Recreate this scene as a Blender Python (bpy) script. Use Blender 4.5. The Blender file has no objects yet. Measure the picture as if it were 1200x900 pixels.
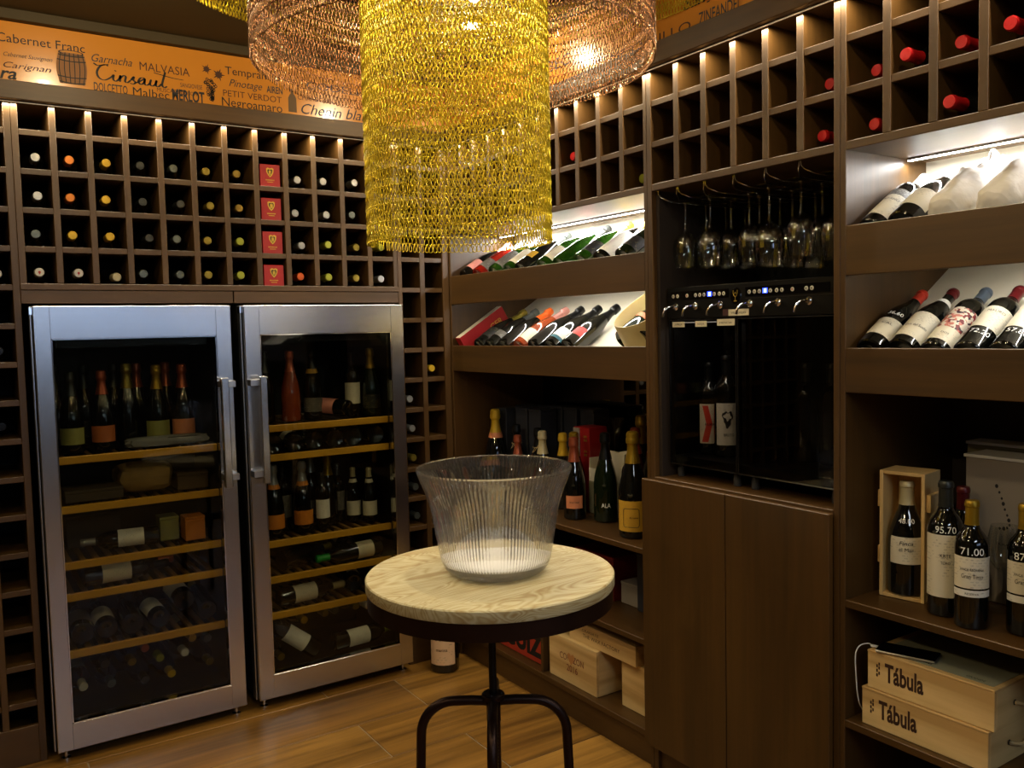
import bpy, math, random
import numpy as np
from mathutils import Vector, Matrix

random.seed(7)
PI = math.pi
scene = bpy.context.scene
COL = scene.collection

# ------------------------------------------------------------------ camera
cam_d = bpy.data.cameras.new('camera')
cam_d.sensor_fit = 'HORIZONTAL'; cam_d.sensor_width = 36.0; cam_d.lens = 30.229
cam_d.clip_start = 0.02; cam_d.clip_end = 60
cam = bpy.data.objects.new('camera', cam_d); COL.objects.link(cam)
pitch, roll, yaw = 0.0633290537, -0.0229660656, 0.585254455
fw = Vector((math.sin(yaw)*math.cos(pitch), math.cos(yaw)*math.cos(pitch), -math.sin(pitch)))
rt = Vector((math.cos(yaw), -math.sin(yaw), 0)); up = rt.cross(fw)
R_ = math.cos(roll)*rt + math.sin(roll)*up
U_ = -math.sin(roll)*rt + math.cos(roll)*up
m3 = Matrix((R_, U_, -fw)).transposed()
cam.matrix_world = Matrix.Translation((0, 0, 1.5)) @ m3.to_4x4()
scene.camera = cam

# ------------------------------------------------------------------ view, world
vs = scene.view_settings
scene.display_settings.display_device = 'sRGB'
vs.view_transform = 'Standard'; vs.look = 'None'; vs.gamma = 1.0
vs.exposure = 0.0
vs.use_curve_mapping = False
world = bpy.data.worlds.new('world'); scene.world = world; world.use_nodes = True
world.node_tree.nodes['Background'].inputs[0].default_value = (0.50, 0.66, 1.0, 1)
world.node_tree.nodes['Background'].inputs[1].default_value = 2.7

# ------------------------------------------------------------------ lamps
def add_light(kind, name, loc, energy, color, rot=None, **kw):
    d = bpy.data.lights.new(name, kind); d.energy = energy; d.color = color
    for k, v in kw.items(): setattr(d, k, v)
    o = bpy.data.objects.new(name, d); COL.objects.link(o); o.location = loc
    if rot is not None: o.rotation_euler = rot
    return o
WARM = (1.0, 0.79, 0.46)
COOL = (0.78, 0.89, 1.0)
SPOTS = [(0.43, 2.63), (1.67, 2.74), (0.43, 0.95), (-0.9, 2.63), (-0.9, 0.95), (1.30, 0.75)]
SPOT_W = [14, 14, 17, 14, 26, 11]  # last spot is added to brighten the hanging glasses and right bay
for (x, y), w_ in zip(SPOTS, SPOT_W):
    add_light('POINT', 'ceiling_spot_lamp', (x, y, 2.575), w_, WARM, None, shadow_soft_size=0.025)
# bulbs within the chain chandelier
CH = (1.131, 1.933)
add_light('SPOT', 'chandelier_lamp', (CH[0], CH[1], 2.20), 19, (1.0, 0.88, 0.64), (0, 0, 0), spot_size=math.radians(70), spot_blend=0.5, shadow_soft_size=0.03)
for k in range(3):
    a = k*2*PI/3+0.4
    add_light('POINT', 'chandelier_bulb_lamp', (CH[0]+0.09*math.cos(a), CH[1]+0.09*math.sin(a), 2.34), 1.6, (1.0, 0.86, 0.60), None, shadow_soft_size=0.03)
for k in range(4):
    a = k*PI/2+0.2
    add_light('POINT', 'chandelier_ring_lamp', (CH[0]+0.37*math.cos(a), CH[1]+0.37*math.sin(a), 2.44), 1.3, (1.0, 0.82, 0.55), None, shadow_soft_size=0.03)  # no bulbs modelled here; added to brighten the copper chains
# unseen fill panels behind the camera, added to brighten the fridge steel
for (x, y) in ((0.3, -1.5), (2.9, -1.5)):
    add_light('AREA', 'ceiling_panel_lamp', (x, y, 2.585), 12, COOL, (0, 0, 0), shape='RECTANGLE', size=1.1, size_y=0.55)

# ------------------------------------------------------------------ materials
MATS = {}
def newmat(name):
    m = bpy.data.materials.new(name); m.use_nodes = True
    return m, m.node_tree, m.node_tree.nodes['Principled BSDF']
def srgb(r, g, b):
    f = lambda c: (c/255/12.92) if c/255 <= 0.04045 else ((c/255+0.055)/1.055)**2.4
    return (f(r), f(g), f(b), 1)
def pm(name, col, rough=0.5, metal=0.0, spec=0.5, coat=0.0, trans=0.0, ior=1.45, emit=None, estr=0, var=0.0, vscale=30, bump=0.0, bscale=200):
    if name in MATS: return MATS[name]
    m, nt, b = newmat(name)
    b.inputs['Base Color'].default_value = col
    b.inputs['Roughness'].default_value = rough; b.inputs['Metallic'].default_value = metal
    b.inputs['Specular IOR Level'].default_value = spec; b.inputs['IOR'].default_value = ior
    b.inputs['Coat Weight'].default_value = coat; b.inputs['Transmission Weight'].default_value = trans
    if emit: b.inputs['Emission Color'].default_value = emit; b.inputs['Emission Strength'].default_value = estr
    if var or bump:
        tc = nt.nodes.new('ShaderNodeTexCoord')
        if var:
            n = nt.nodes.new('ShaderNodeTexNoise'); n.inputs['Scale'].default_value = vscale
            nt.links.new(tc.outputs['Object'], n.inputs['Vector'])
            mx = nt.nodes.new('ShaderNodeMix'); mx.data_type = 'RGBA'
            mx.inputs[6].default_value = tuple(c*(1-var) for c in col[:3])+(1,)
            mx.inputs[7].default_value = tuple(min(1, c*(1+var)) for c in col[:3])+(1,)
            nt.links.new(n.outputs['Fac'], mx.inputs[0]); nt.links.new(mx.outputs[2], b.inputs['Base Color'])
        if bump:
            n2 = nt.nodes.new('ShaderNodeTexNoise'); n2.inputs['Scale'].default_value = bscale
            nt.links.new(tc.outputs['Object'], n2.inputs['Vector'])
            bp = nt.nodes.new('ShaderNodeBump'); bp.inputs['Strength'].default_value = bump; bp.inputs['Distance'].default_value = 0.002
            nt.links.new(n2.outputs['Fac'], bp.inputs['Height']); nt.links.new(bp.outputs[0], b.inputs['Normal'])
    MATS[name] = m
    return m
def wood(name, c1, c2, axis='z', rough=0.45, scale=1.0, contrast=1.0, spec=0.5, rings=0.0, bump=0.15):
    """grain runs along axis"""
    if name in MATS: return MATS[name]
    m, nt, b = newmat(name); N = nt.nodes; L = nt.links
    tc = N.new('ShaderNodeTexCoord'); mp = N.new('ShaderNodeMapping'); L.new(tc.outputs['Object'], mp.inputs[0])
    s = [60*scale]*3; s['xyz'.index(axis)] = 2.2*scale; mp.inputs['Scale'].default_value = s
    n = N.new('ShaderNodeTexNoise'); n.inputs['Scale'].default_value = 1.0; n.inputs['Detail'].default_value = 6; n.inputs['Roughness'].default_value = 0.65
    L.new(mp.outputs[0], n.inputs['Vector'])
    mp2 = N.new('ShaderNodeMapping'); s2 = [9*scale]*3; s2['xyz'.index(axis)] = 0.9*scale; mp2.inputs['Scale'].default_value = s2
    L.new(tc.outputs['Object'], mp2.inputs[0])
    n2 = N.new('ShaderNodeTexNoise'); n2.inputs['Scale'].default_value = 1.0; n2.inputs['Detail'].default_value = 3; n2.inputs['Distortion'].default_value = 0.6
    L.new(mp2.outputs[0], n2.inputs['Vector'])
    last = n2.outputs['Fac']
    if rings:
        w = N.new('ShaderNodeMath'); w.operation = 'MULTIPLY'; w.inputs[1].default_value = rings; L.new(n2.outputs['Fac'], w.inputs[0])
        fr = N.new('ShaderNodeMath'); fr.operation = 'PINGPONG'; fr.inputs[1].default_value = 1.0; L.new(w.outputs[0], fr.inputs[0]); last = fr.outputs[0]
    ad = N.new('ShaderNodeMix'); ad.data_type = 'FLOAT'; ad.inputs[0].default_value = 0.55
    L.new(n.outputs['Fac'], ad.inputs[2]); L.new(last, ad.inputs[3])
    cr = N.new('ShaderNodeValToRGB'); cr.color_ramp.elements[0].position = 0.5-0.22/contrast; cr.color_ramp.elements[1].position = 0.5+0.22/contrast
    cr.color_ramp.elements[0].color = c1; cr.color_ramp.elements[1].color = c2
    L.new(ad.outputs[0], cr.inputs[0]); L.new(cr.outputs[0], b.inputs['Base Color'])
    b.inputs['Roughness'].default_value = rough; b.inputs['Specular IOR Level'].default_value = spec
    if bump:
        bp = N.new('ShaderNodeBump'); bp.inputs['Strength'].default_value = bump; bp.inputs['Distance'].default_value = 0.001
        L.new(n.outputs['Fac'], bp.inputs['Height']); L.new(bp.outputs[0], b.inputs['Normal'])
    MATS[name] = m
    return m
D1, D2 = srgb(54, 36, 12), srgb(85, 58, 23)
W_Z = wood('dark_oak_vertical', D1, D2, 'z', 0.42)
W_X = wood('dark_oak_along_back', D1, D2, 'x', 0.42)
W_Y = wood('dark_oak_along_side', D1, D2, 'y', 0.42)
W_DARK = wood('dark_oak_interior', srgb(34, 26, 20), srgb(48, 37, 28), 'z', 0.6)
BLACKIN = pm('black_lining', srgb(16, 15, 15), 0.8, var=0.2, vscale=8)
PINE = wood('pale_pine_along_side', srgb(196, 158, 98), srgb(232, 200, 138), 'y', 0.55, 0.8, 1.0, rings=5)
PINE_X = wood('pale_pine_along_back', srgb(190, 150, 92), srgb(226, 192, 130), 'x', 0.55, 0.8, 1.0, rings=5)
PINE_Z = wood('pale_pine_vertical', srgb(196, 158, 98), srgb(232, 200, 138), 'z', 0.55, 0.8)
SHELFW = wood('fridge_shelf_beech', srgb(192, 138, 22), srgb(220, 166, 40), 'x', 0.5, 0.7)
SLATW = wood('fridge_slat_wood', srgb(110, 78, 30), srgb(140, 102, 44), 'y', 0.6, 0.7)  # shelf wood darkened; shade inside the fridge is put into the colour
CREAM = pm('cream_board', srgb(214, 208, 190), 0.5, var=0.04, vscale=6)
ALU = pm('brushed_aluminium', srgb(190, 190, 192), 0.3, 1.0, bump=0.1, bscale=300)
CHROME = pm('chrome', srgb(225, 225, 228), 0.08, 1.0)
BLACKM = pm('black_metal', srgb(22, 20, 19), 0.38, 0.6, var=0.2, vscale=20)
BRONZE = pm('dark_bronze_metal', srgb(46, 30, 24), 0.36, 0.75, var=0.25, vscale=14)
BLACKP = pm('black_plastic', srgb(14, 14, 16), 0.3)
RUBBER = pm('grey_rubber', srgb(40, 38, 36), 0.7)
WHITEP = pm('white_plastic', srgb(225, 225, 220), 0.4)
INK = pm('black_ink', srgb(24, 22, 20), 0.6)
INKB = pm('blue_black_ink', srgb(38, 40, 46), 0.6)
INKBR = pm('burnt_brown_ink', srgb(70, 40, 26), 0.7)
CHALK = pm('white_marker', srgb(240, 240, 240), 0.6)
GOLDINK = pm('gold_print', srgb(200, 165, 70), 0.35, 0.7)
REDCARD = pm('red_card', srgb(158, 22, 26), 0.42, var=0.08, vscale=20)
BLACKCARD = pm('black_card', srgb(46, 48, 56), 0.38, var=0.1, vscale=12)
GREYCARD = pm('grey_card', srgb(150, 140, 128), 0.5, var=0.05, vscale=12)
WHITECARD = pm('white_card', srgb(216, 208, 186), 0.5, var=0.05, vscale=12)
TAUPE = pm('taupe_card', srgb(150, 138, 124), 0.45, var=0.03, vscale=7)

def thin_glass(name, tint, gloss_rough=0.02, ior=1.45, back=0.0):
    m = bpy.data.materials.new(name); m.use_nodes = True; nt = m.node_tree; nt.nodes.clear()
    out = nt.nodes.new('ShaderNodeOutputMaterial'); mx = nt.nodes.new('ShaderNodeMixShader')
    tr = nt.nodes.new('ShaderNodeBsdfTransparent'); tr.inputs[0].default_value = tint
    gl = nt.nodes.new('ShaderNodeBsdfGlossy'); gl.inputs['Roughness'].default_value = gloss_rough
    fr = nt.nodes.new('ShaderNodeFresnel'); fr.inputs[0].default_value = ior
    ge = nt.nodes.new('ShaderNodeNewGeometry'); sb = nt.nodes.new('ShaderNodeMath'); sb.operation = 'SUBTRACT'; sb.inputs[0].default_value = 1.0
    ml = nt.nodes.new('ShaderNodeMath'); ml.operation = 'MULTIPLY'; sb.inputs[0].default_value = 1.0; nt.links.new(ge.outputs['Backfacing'], sb.inputs[1]); nt.links.new(sb.outputs[0], ml.inputs[0]); nt.links.new(fr.outputs[0], ml.inputs[1])
    ad = nt.nodes.new('ShaderNodeMath'); ad.operation = 'MULTIPLY_ADD'; ad.inputs[1].default_value = back; nt.links.new(ge.outputs['Backfacing'], ad.inputs[0]); nt.links.new(ml.outputs[0], ad.inputs[2])
    nt.links.new(ad.outputs[0], mx.inputs[0]); nt.links.new(tr.outputs[0], mx.inputs[1]); nt.links.new(gl.outputs[0], mx.inputs[2])
    nt.links.new(mx.outputs[0], out.inputs[0]); MATS[name] = m
    return m
PANE = thin_glass('fridge_door_glass', (0.72, 0.72, 0.66, 1), 0.01, 1.45)
DARKPANE = thin_glass('dispenser_door_glass', (0.70, 0.68, 0.66, 1), 0.01, 1.5)
WGLASS = thin_glass('thin_wine_glass', (0.95, 0.96, 0.95, 1), 0.04, 1.75, 0.12)

def steel(name):
    m, nt, b = newmat(name)
    tc = nt.nodes.new('ShaderNodeTexCoord'); mp = nt.nodes.new('ShaderNodeMapping'); mp.inputs['Scale'].default_value = (900, 900, 3)
    n = nt.nodes.new('ShaderNodeTexNoise'); n.inputs['Scale'].default_value = 1; n.inputs['Detail'].default_value = 4
    nt.links.new(tc.outputs['Object'], mp.inputs[0]); nt.links.new(mp.outputs[0], n.inputs['Vector'])
    bp = nt.nodes.new('ShaderNodeBump'); bp.inputs['Strength'].default_value = 0.03; bp.inputs['Distance'].default_value = 0.001
    nt.links.new(n.outputs['Fac'], bp.inputs['Height']); nt.links.new(bp.outputs[0], b.inputs['Normal'])
    b.inputs['Base Color'].default_value = srgb(196, 196, 198); b.inputs['Metallic'].default_value = 1; b.inputs['Roughness'].default_value = 0.23
    MATS[name] = m
    return m
STEEL = steel('brushed_steel')

def bottle_glass(name, col, trans=0.0, rough=0.06):
    return pm(name, col, rough, 0, 0.6, coat=0.4, trans=trans, ior=1.5)
G_BLACK = bottle_glass('near_black_bottle_glass', srgb(10, 11, 9))
G_GREEN = bottle_glass('dark_green_bottle_glass', srgb(14, 26, 10))
G_LIT = bottle_glass('green_bottle_glass', srgb(34, 74, 14), 0.5)  # brighter green puts the LED backlight into the glass colour
G_RED = bottle_glass('red_wine_bottle', srgb(150, 30, 18), 0.35)
G_WINE = bottle_glass('rose_bottle', srgb(160, 70, 36), 0.3)
G_PALE = bottle_glass('pale_bottle', srgb(190, 170, 110), 0.6)

def paper(name, col, ink=(0.1, 0.09, 0.08, 1), lines=0.0065, amount=0.5):
    """label paper with faint rows of flat print"""
    if name in MATS: return MATS[name]
    m, nt, b = newmat(name); N = nt.nodes; L = nt.links
    tc = N.new('ShaderNodeTexCoord'); mp = N.new('ShaderNodeMapping'); mp.inputs['Rotation'].default_value = (PI/2, 0, 0)
    L.new(tc.outputs['Object'], mp.inputs[0])
    br = N.new('ShaderNodeTexBrick'); br.inputs['Scale'].default_value = 1.0
    br.inputs['Brick Width'].default_value = 0.011; br.inputs['Row Height'].default_value = lines; br.inputs['Mortar Size'].default_value = lines*0.33
    br.inputs['Mortar Smooth'].default_value = 0.2
    br.inputs['Color1'].default_value = (0, 0, 0, 1); br.inputs['Color2'].default_value = (0.6, 0.6, 0.6, 1); br.inputs['Mortar'].default_value = (1, 1, 1, 1)
    L.new(mp.outputs[0], br.inputs['Vector'])
    n = N.new('ShaderNodeTexNoise'); n.inputs['Scale'].default_value = 45; L.new(tc.outputs['Object'], n.inputs['Vector'])
    n3 = N.new('ShaderNodeTexNoise'); n3.inputs['Scale'].default_value = 700; L.new(tc.outputs['Object'], n3.inputs['Vector'])
    g = N.new('ShaderNodeMath'); g.operation = 'GREATER_THAN'; g.inputs[1].default_value = 0.52; L.new(n.outputs['Fac'], g.inputs[0])
    g2 = N.new('ShaderNodeMath'); g2.operation = 'GREATER_THAN'; g2.inputs[1].default_value = 0.46; L.new(n3.outputs['Fac'], g2.inputs[0])
    inv = N.new('ShaderNodeMath'); inv.operation = 'SUBTRACT'; inv.inputs[0].default_value = 1.0; L.new(br.outputs['Color'], inv.inputs[1])
    k = N.new('ShaderNodeMath'); k.operation = 'MULTIPLY'; L.new(inv.outputs[0], k.inputs[0]); L.new(g.outputs[0], k.inputs[1])
    k2 = N.new('ShaderNodeMath'); k2.operation = 'MULTIPLY'; L.new(k.outputs[0], k2.inputs[0]); L.new(g2.outputs[0], k2.inputs[1])
    k3 = N.new('ShaderNodeMath'); k3.operation = 'MULTIPLY'; L.new(k2.outputs[0], k3.inputs[0]); k3.inputs[1].default_value = amount; k3.use_clamp = True
    mx = N.new('ShaderNodeMix'); mx.data_type = 'RGBA'; mx.inputs[6].default_value = col; mx.inputs[7].default_value = ink
    L.new(k3.outputs[0], mx.inputs[0]); L.new(mx.outputs[2], b.inputs['Base Color']); b.inputs['Roughness'].default_value = 0.55
    MATS[name] = m
    return m
P_CREAM = paper('cream_label', srgb(222, 214, 192)); P_WHITE = paper('white_label', srgb(232, 230, 222))
P_GOLD = paper('mustard_label', srgb(196, 152, 44), amount=0.25); P_ORANGE = paper('orange_label', srgb(214, 130, 36), amount=0.35)
P_PINK = paper('pink_label', srgb(226, 150, 140), amount=0.3); P_RED = paper('red_label', srgb(190, 44, 34), amount=0.2)
P_GREY = paper('grey_label', srgb(96, 92, 86), ink=(0.7, 0.68, 0.6, 1), amount=0.5); P_GREEN = paper('olive_label', srgb(150, 150, 80), amount=0.4)
P_SALMON = paper('salmon_label', srgb(222, 140, 96), amount=0.15); P_BLACK = paper('black_label', srgb(24, 24, 22), ink=(0.5, 0.42, 0.16, 1), amount=0.7)
P_TEAL = pm('teal_band', srgb(20, 90, 104), 0.5); P_BRICK = paper('copper_label', srgb(186, 104, 52), amount=0.4)
def foil(name, col, rough=0.3, metal=0.6): return pm(name, tuple(c*.8 for c in col[:3])+(1,), rough, metal, bump=0.25, bscale=260)
F_SILVER = foil('silver_foil', srgb(176, 178, 176)); F_GREY = foil('grey_foil', srgb(98, 104, 98)); F_ORANGE = foil('orange_foil', srgb(224, 128, 24), 0.35, 0.3)
F_GOLD = foil('gold_foil', srgb(180, 144, 40)); F_YELLOW = foil('yellow_foil', srgb(226, 184, 46), 0.4, 0.3); F_OLIVE = foil('olive_foil', srgb(150, 132, 52))
F_DARK = foil('dark_foil', srgb(66, 68, 64)); F_GREEN = foil('lime_foil', srgb(168, 176, 56), 0.4, 0.3); F_WHITE = foil('white_foil', srgb(230, 228, 220), 0.4, 0)
F_RED = foil('red_foil', srgb(200, 26, 30), 0.35, 0.1); F_BLACK = foil('black_foil', srgb(18, 18, 18), 0.3, 0.3); F_PINK = foil('pink_foil', srgb(216, 150, 140), 0.35, 0.5)
F_COPPER = foil('copper_foil', srgb(186, 96, 66), 0.3, 0.6); F_WINE = foil('burgundy_foil', srgb(98, 20, 24), 0.3, 0.2); F_CREAM = foil('cream_foil', srgb(216, 204, 160), 0.35, 0.3)
F_ORED = foil('orange_red_foil', srgb(226, 98, 30), 0.35, 0.3); F_BLUE = foil('blue_grey_foil', srgb(96, 110, 126), 0.35, 0.4); F_WAX = foil('red_wax', srgb(206, 60, 40), 0.4, 0); F_KRAFT = foil('olive_gold_foil', srgb(150, 124, 48), 0.35, 0.5)

# ------------------------------------------------------------------ mesh builder
class MB:
    def __init__(s): s.v = []; s.f = []
    def add(s, vs_, fs_):
        o = len(s.v); s.v.extend([tuple(p) for p in vs_]); s.f.extend([tuple(i+o for i in f) for f in fs_]); return s
    def box(s, x0, x1, y0, y1, z0, z1, b=0.0, M=None):
        x0, x1 = min(x0, x1), max(x0, x1); y0, y1 = min(y0, y1), max(y0, y1); z0, z1 = min(z0, z1), max(z0, z1)
        if b <= 0:
            v = [(x, y, z) for x in (x0, x1) for y in (y0, y1) for z in (z0, z1)]
            f = [(0, 1, 3, 2), (4, 6, 7, 5), (0, 4, 5, 1), (2, 3, 7, 6), (0, 2, 6, 4), (1, 5, 7, 3)]
        else:
            b = min(b, (x1-x0)*0.45, (y1-y0)*0.45, (z1-z0)*0.45)
            v = []; idx = {}
            for i, X in enumerate((x0, x1)):
                for j, Y in enumerate((y0, y1)):
                    for k, Z in enumerate((z0, z1)):
                        sx, sy, sz = (1-2*i)*b, (1-2*j)*b, (1-2*k)*b
                        for a, p in enumerate(((X, Y+sy, Z+sz), (X+sx, Y, Z+sz), (X+sx, Y+sy, Z))):
                            idx[(i, j, k, a)] = len(v); v.append(p)
            f = []
            order = ((0, 0), (0, 1), (1, 1), (1, 0))
            for i in (0, 1):
                q = [idx[(i, a, c, 0)] for a, c in order]; f.append(q if i else q[::-1])
                q = [idx[(a, i, c, 1)] for a, c in order]; f.append(q[::-1] if i else q)
                q = [idx[(a, c, i, 2)] for a, c in order]; f.append(q if i else q[::-1])
            for a in (0, 1):
                for c in (0, 1):
                    f.append((idx[(0, a, c, 1)], idx[(1, a, c, 1)], idx[(1, a, c, 2)], idx[(0, a, c, 2)]))
                    f.append((idx[(a, 0, c, 0)], idx[(a, 1, c, 0)], idx[(a, 1, c, 2)], idx[(a, 0, c, 2)]))
                    f.append((idx[(a, c, 0, 0)], idx[(a, c, 1, 0)], idx[(a, c, 1, 1)], idx[(a, c, 0, 1)]))
            for i in (0, 1):
                for j in (0, 1):
                    for k in (0, 1): f.append((idx[(i, j, k, 0)], idx[(i, j, k, 1)], idx[(i, j, k, 2)]))
        if M is not None: v = [tuple(M @ Vector(p)) for p in v]
        return s.add(v, f)
    def lathe(s, prof, n=24, c=(0, 0, 0), M=None, a0=0.0, a1=2*PI, flute=None):
        full = abs(a1-a0-2*PI) < 1e-6; cols = n if full else n+1
        v = []
        for (r, z) in prof:
            for i in range(cols):
                a = a0+(a1-a0)*i/n
                rr = r if flute is None else flute(r, z, i)
                v.append((c[0]+rr*math.cos(a), c[1]+rr*math.sin(a), c[2]+z))
        f = []
        for k in range(len(prof)-1):
            for i in range(n if full else cols-1):
                j = (i+1) % cols
                f.append((k*cols+i, k*cols+j, (k+1)*cols+j, (k+1)*cols+i))
        if M is not None: v = [tuple(M @ Vector(p)) for p in v]
        return s.add(v, f)
    def tube(s, path, r, n=8, closed=False, caps=True):
        P = [Vector(p) for p in path]; m = len(P); v = []; f = []
        prev = None
        for i, p in enumerate(P):
            if closed: t = (P[(i+1) % m]-P[i-1]).normalized()
            else: t = (P[min(i+1, m-1)]-P[max(i-1, 0)]).normalized()
            if prev is None:
                u = t.cross(Vector((0, 0, 1)))
                if u.length < 1e-3: u = t.cross(Vector((1, 0, 0)))
                u.normalize()
            else:
                u = (prev-t*prev.dot(t)); u = u.normalized() if u.length > 1e-6 else t.orthogonal().normalized()
            prev = u; w = t.cross(u)
            rr = r[i] if isinstance(r, (list, tuple)) else r
            for k in range(n):
                a = 2*PI*k/n; v.append(tuple(p+u*(rr*math.cos(a))+w*(rr*math.sin(a))))
        for i in range(m if closed else m-1):
            a, b = i*n, ((i+1) % m)*n
            for k in range(n):
                k2 = (k+1) % n; f.append((a+k, a+k2, b+k2, b+k))
        if caps and not closed: f.append(tuple(range(n))[::-1]); f.append(tuple((m-1)*n+k for k in range(n)))
        return s.add(v, f)
    def prism(s, pts, z0, z1, M=None):
        n = len(pts); v = [(x, y, z0) for x, y in pts]+[(x, y, z1) for x, y in pts]
        f = [tuple(range(n))[::-1], tuple(range(n, 2*n))]+[(i, (i+1) % n, n+(i+1) % n, n+i) for i in range(n)]
        if M is not None: v = [tuple(M @ Vector(p)) for p in v]
        return s.add(v, f)
    def mesh(s, name, mat, smooth=False, off=(0, 0, 0)):
        me = bpy.data.meshes.new(name)
        if off != (0, 0, 0): v = [(p[0]-off[0], p[1]-off[1], p[2]-off[2]) for p in s.v]
        else: v = s.v
        me.from_pydata(v, [], s.f); me.materials.append(mat)
        if smooth:
            me.polygons.foreach_set('use_smooth', [True]*len(me.polygons)); me.set_sharp_from_angle(angle=math.radians(38))
        me.update()
        return me
    def build(s, name, mat, parent=None, smooth=False, kind=None, label=None):
        """vertices are world coordinates when parent is an unrotated thing"""
        off = base_of(parent) if parent else (0, 0, 0)
        me = s.mesh(name, mat, smooth, off)
        return link(name, me, parent, kind, label)
def base_of(p):
    o = Vector((0, 0, 0))
    while p: o += p.location; p = p.parent
    return tuple(o)
def link(name, me, parent=None, kind=None, label=None):
    o = bpy.data.objects.new(name, me); COL.objects.link(o); o.parent = parent
    if kind: o['kind'] = kind
    if label: o['label'] = label
    return o
USED = {}
def thing(name, label, cat, loc=(0, 0, 0), group=None, kind=None):
    o = bpy.data.objects.new(name, None); COL.objects.link(o); o.location = loc; o.empty_display_size = 0.05
    if label: o['label'] = label
    if cat: o['category'] = cat
    if group: o['group'] = group
    if kind: o['kind'] = kind
    return o
def struct(name, mb, mat, label=None, smooth=False):
    o = mb.build(name, mat, None, smooth, 'structure', label); return o
def bx(parent, name, mat, x0, x1, y0, y1, z0, z1, b=0.0, label=None):
    return MB().box(x0, x1, y0, y1, z0, z1, b).build(name, mat, parent, False, None, label)

# ------------------------------------------------------------------ text
TCACHE = {}
def text_geo(s, shear=0.0, bold=0.0):
    key = (s, shear, bold)
    if key in TCACHE: return TCACHE[key]
    cu = bpy.data.curves.new('t', 'FONT'); cu.body = s; cu.size = 1.0; cu.shear = shear; cu.offset = bold; cu.resolution_u = 3
    ob = bpy.data.objects.new('t', cu)
    me = ob.to_mesh()
    v = np.array([p.co[:2] for p in me.vertices]) if len(me.vertices) else np.zeros((0, 2))
    f = [tuple(p.vertices) for p in me.polygons]
    ob.to_mesh_clear(); bpy.data.objects.remove(ob); bpy.data.curves.remove(cu)
    TCACHE[key] = (v, f)
    return v, f
def text_part(s, fn, mat, parent, width=None, height=None, shear=0.0, bold=0.0, name='lettering', cap=0.7, align='l', local=False):
    """fn maps (u,v) in metres to a point"""
    v, f = text_geo(s, shear, bold)
    if not len(v): return None
    x0, x1 = v[:, 0].min(), v[:, 0].max()
    sy = height/cap; sx = (width/(x1-x0)) if width else sy
    w = (x1-x0)*sx
    ox = 0 if align == 'l' else (-w/2 if align == 'c' else -w)
    pts = [fn((a-x0)*sx+ox, b*sy) for a, b in v]
    mb = MB().add(pts, f)
    if local: return link(name, mb.mesh(name, mat), parent)
    return mb.build(name, mat, parent)

# ------------------------------------------------------------------ bottles
def arc(p0, p1, n, k=0.5):
    return [(p0[0]+(p1[0]-p0[0])*(1-math.cos(t*PI))/2, p0[1]+(p1[1]-p0[1])*t) for t in [i/n for i in range(1, n+1)]]
PROF = {
 'bordeaux': [(0, .012), (.02, .004), (.033, 0), (.0365, .003), (.0375, .008), (.0375, .185), (.0368, .198), (.0335, .211), (.027, .222), (.020, .231), (.0158, .241), (.0146, .252), (.0142, .284), (.0158, .286), (.0158, .294), (.0146, .297), (.0135, .300), (0, .300)],
 'burgundy': [(0, .012), (.022, .004), (.036, 0), (.0405, .004), (.0412, .01), (.0412, .128), (.0402, .148), (.037, .168), (.0315, .188), (.0250, .207), (.0195, .224), (.0160, .240), (.0146, .255), (.0142, .280), (.0160, .282), (.0160, .290), (.0146, .292), (.0135, .296), (0, .296)],
 'champagne': [(0, .014), (.024, .004), (.039, 0), (.0435, .004), (.0440, .01), (.0440, .118), (.0432, .138), (.0405, .160), (.0355, .183), (.0295, .204), (.0235, .226), (.0190, .247), (.0160, .262), (.0150, .278), (.0158, .282), (.0192, .286), (.0196, .298), (.0180, .302), (.0186, .308), (.0172, .317), (.0120, .321), (0, .322)],
}
def prof_r(kind, z):
    p = PROF[kind]
    for a, b in zip(p[:-1], p[1:]):
        if a[1] <= z <= b[1] and b[1] > a[1] and a[0] > 0.012: return a[0]+(b[0]-a[0])*(z-a[1])/(b[1]-a[1])
    return 0.014
BC = {}
def patch(kind, z0, z1, ang, off=0.0004, n=14, az=-PI/2, sag=0.0):
    zs = [z0+(z1-z0)*i/8 for i in range(9)]
    prof = [(prof_r(kind, z)+off, z) for z in zs]
    return MB().lathe(prof, n, a0=az-ang, a1=az+ang)
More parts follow.
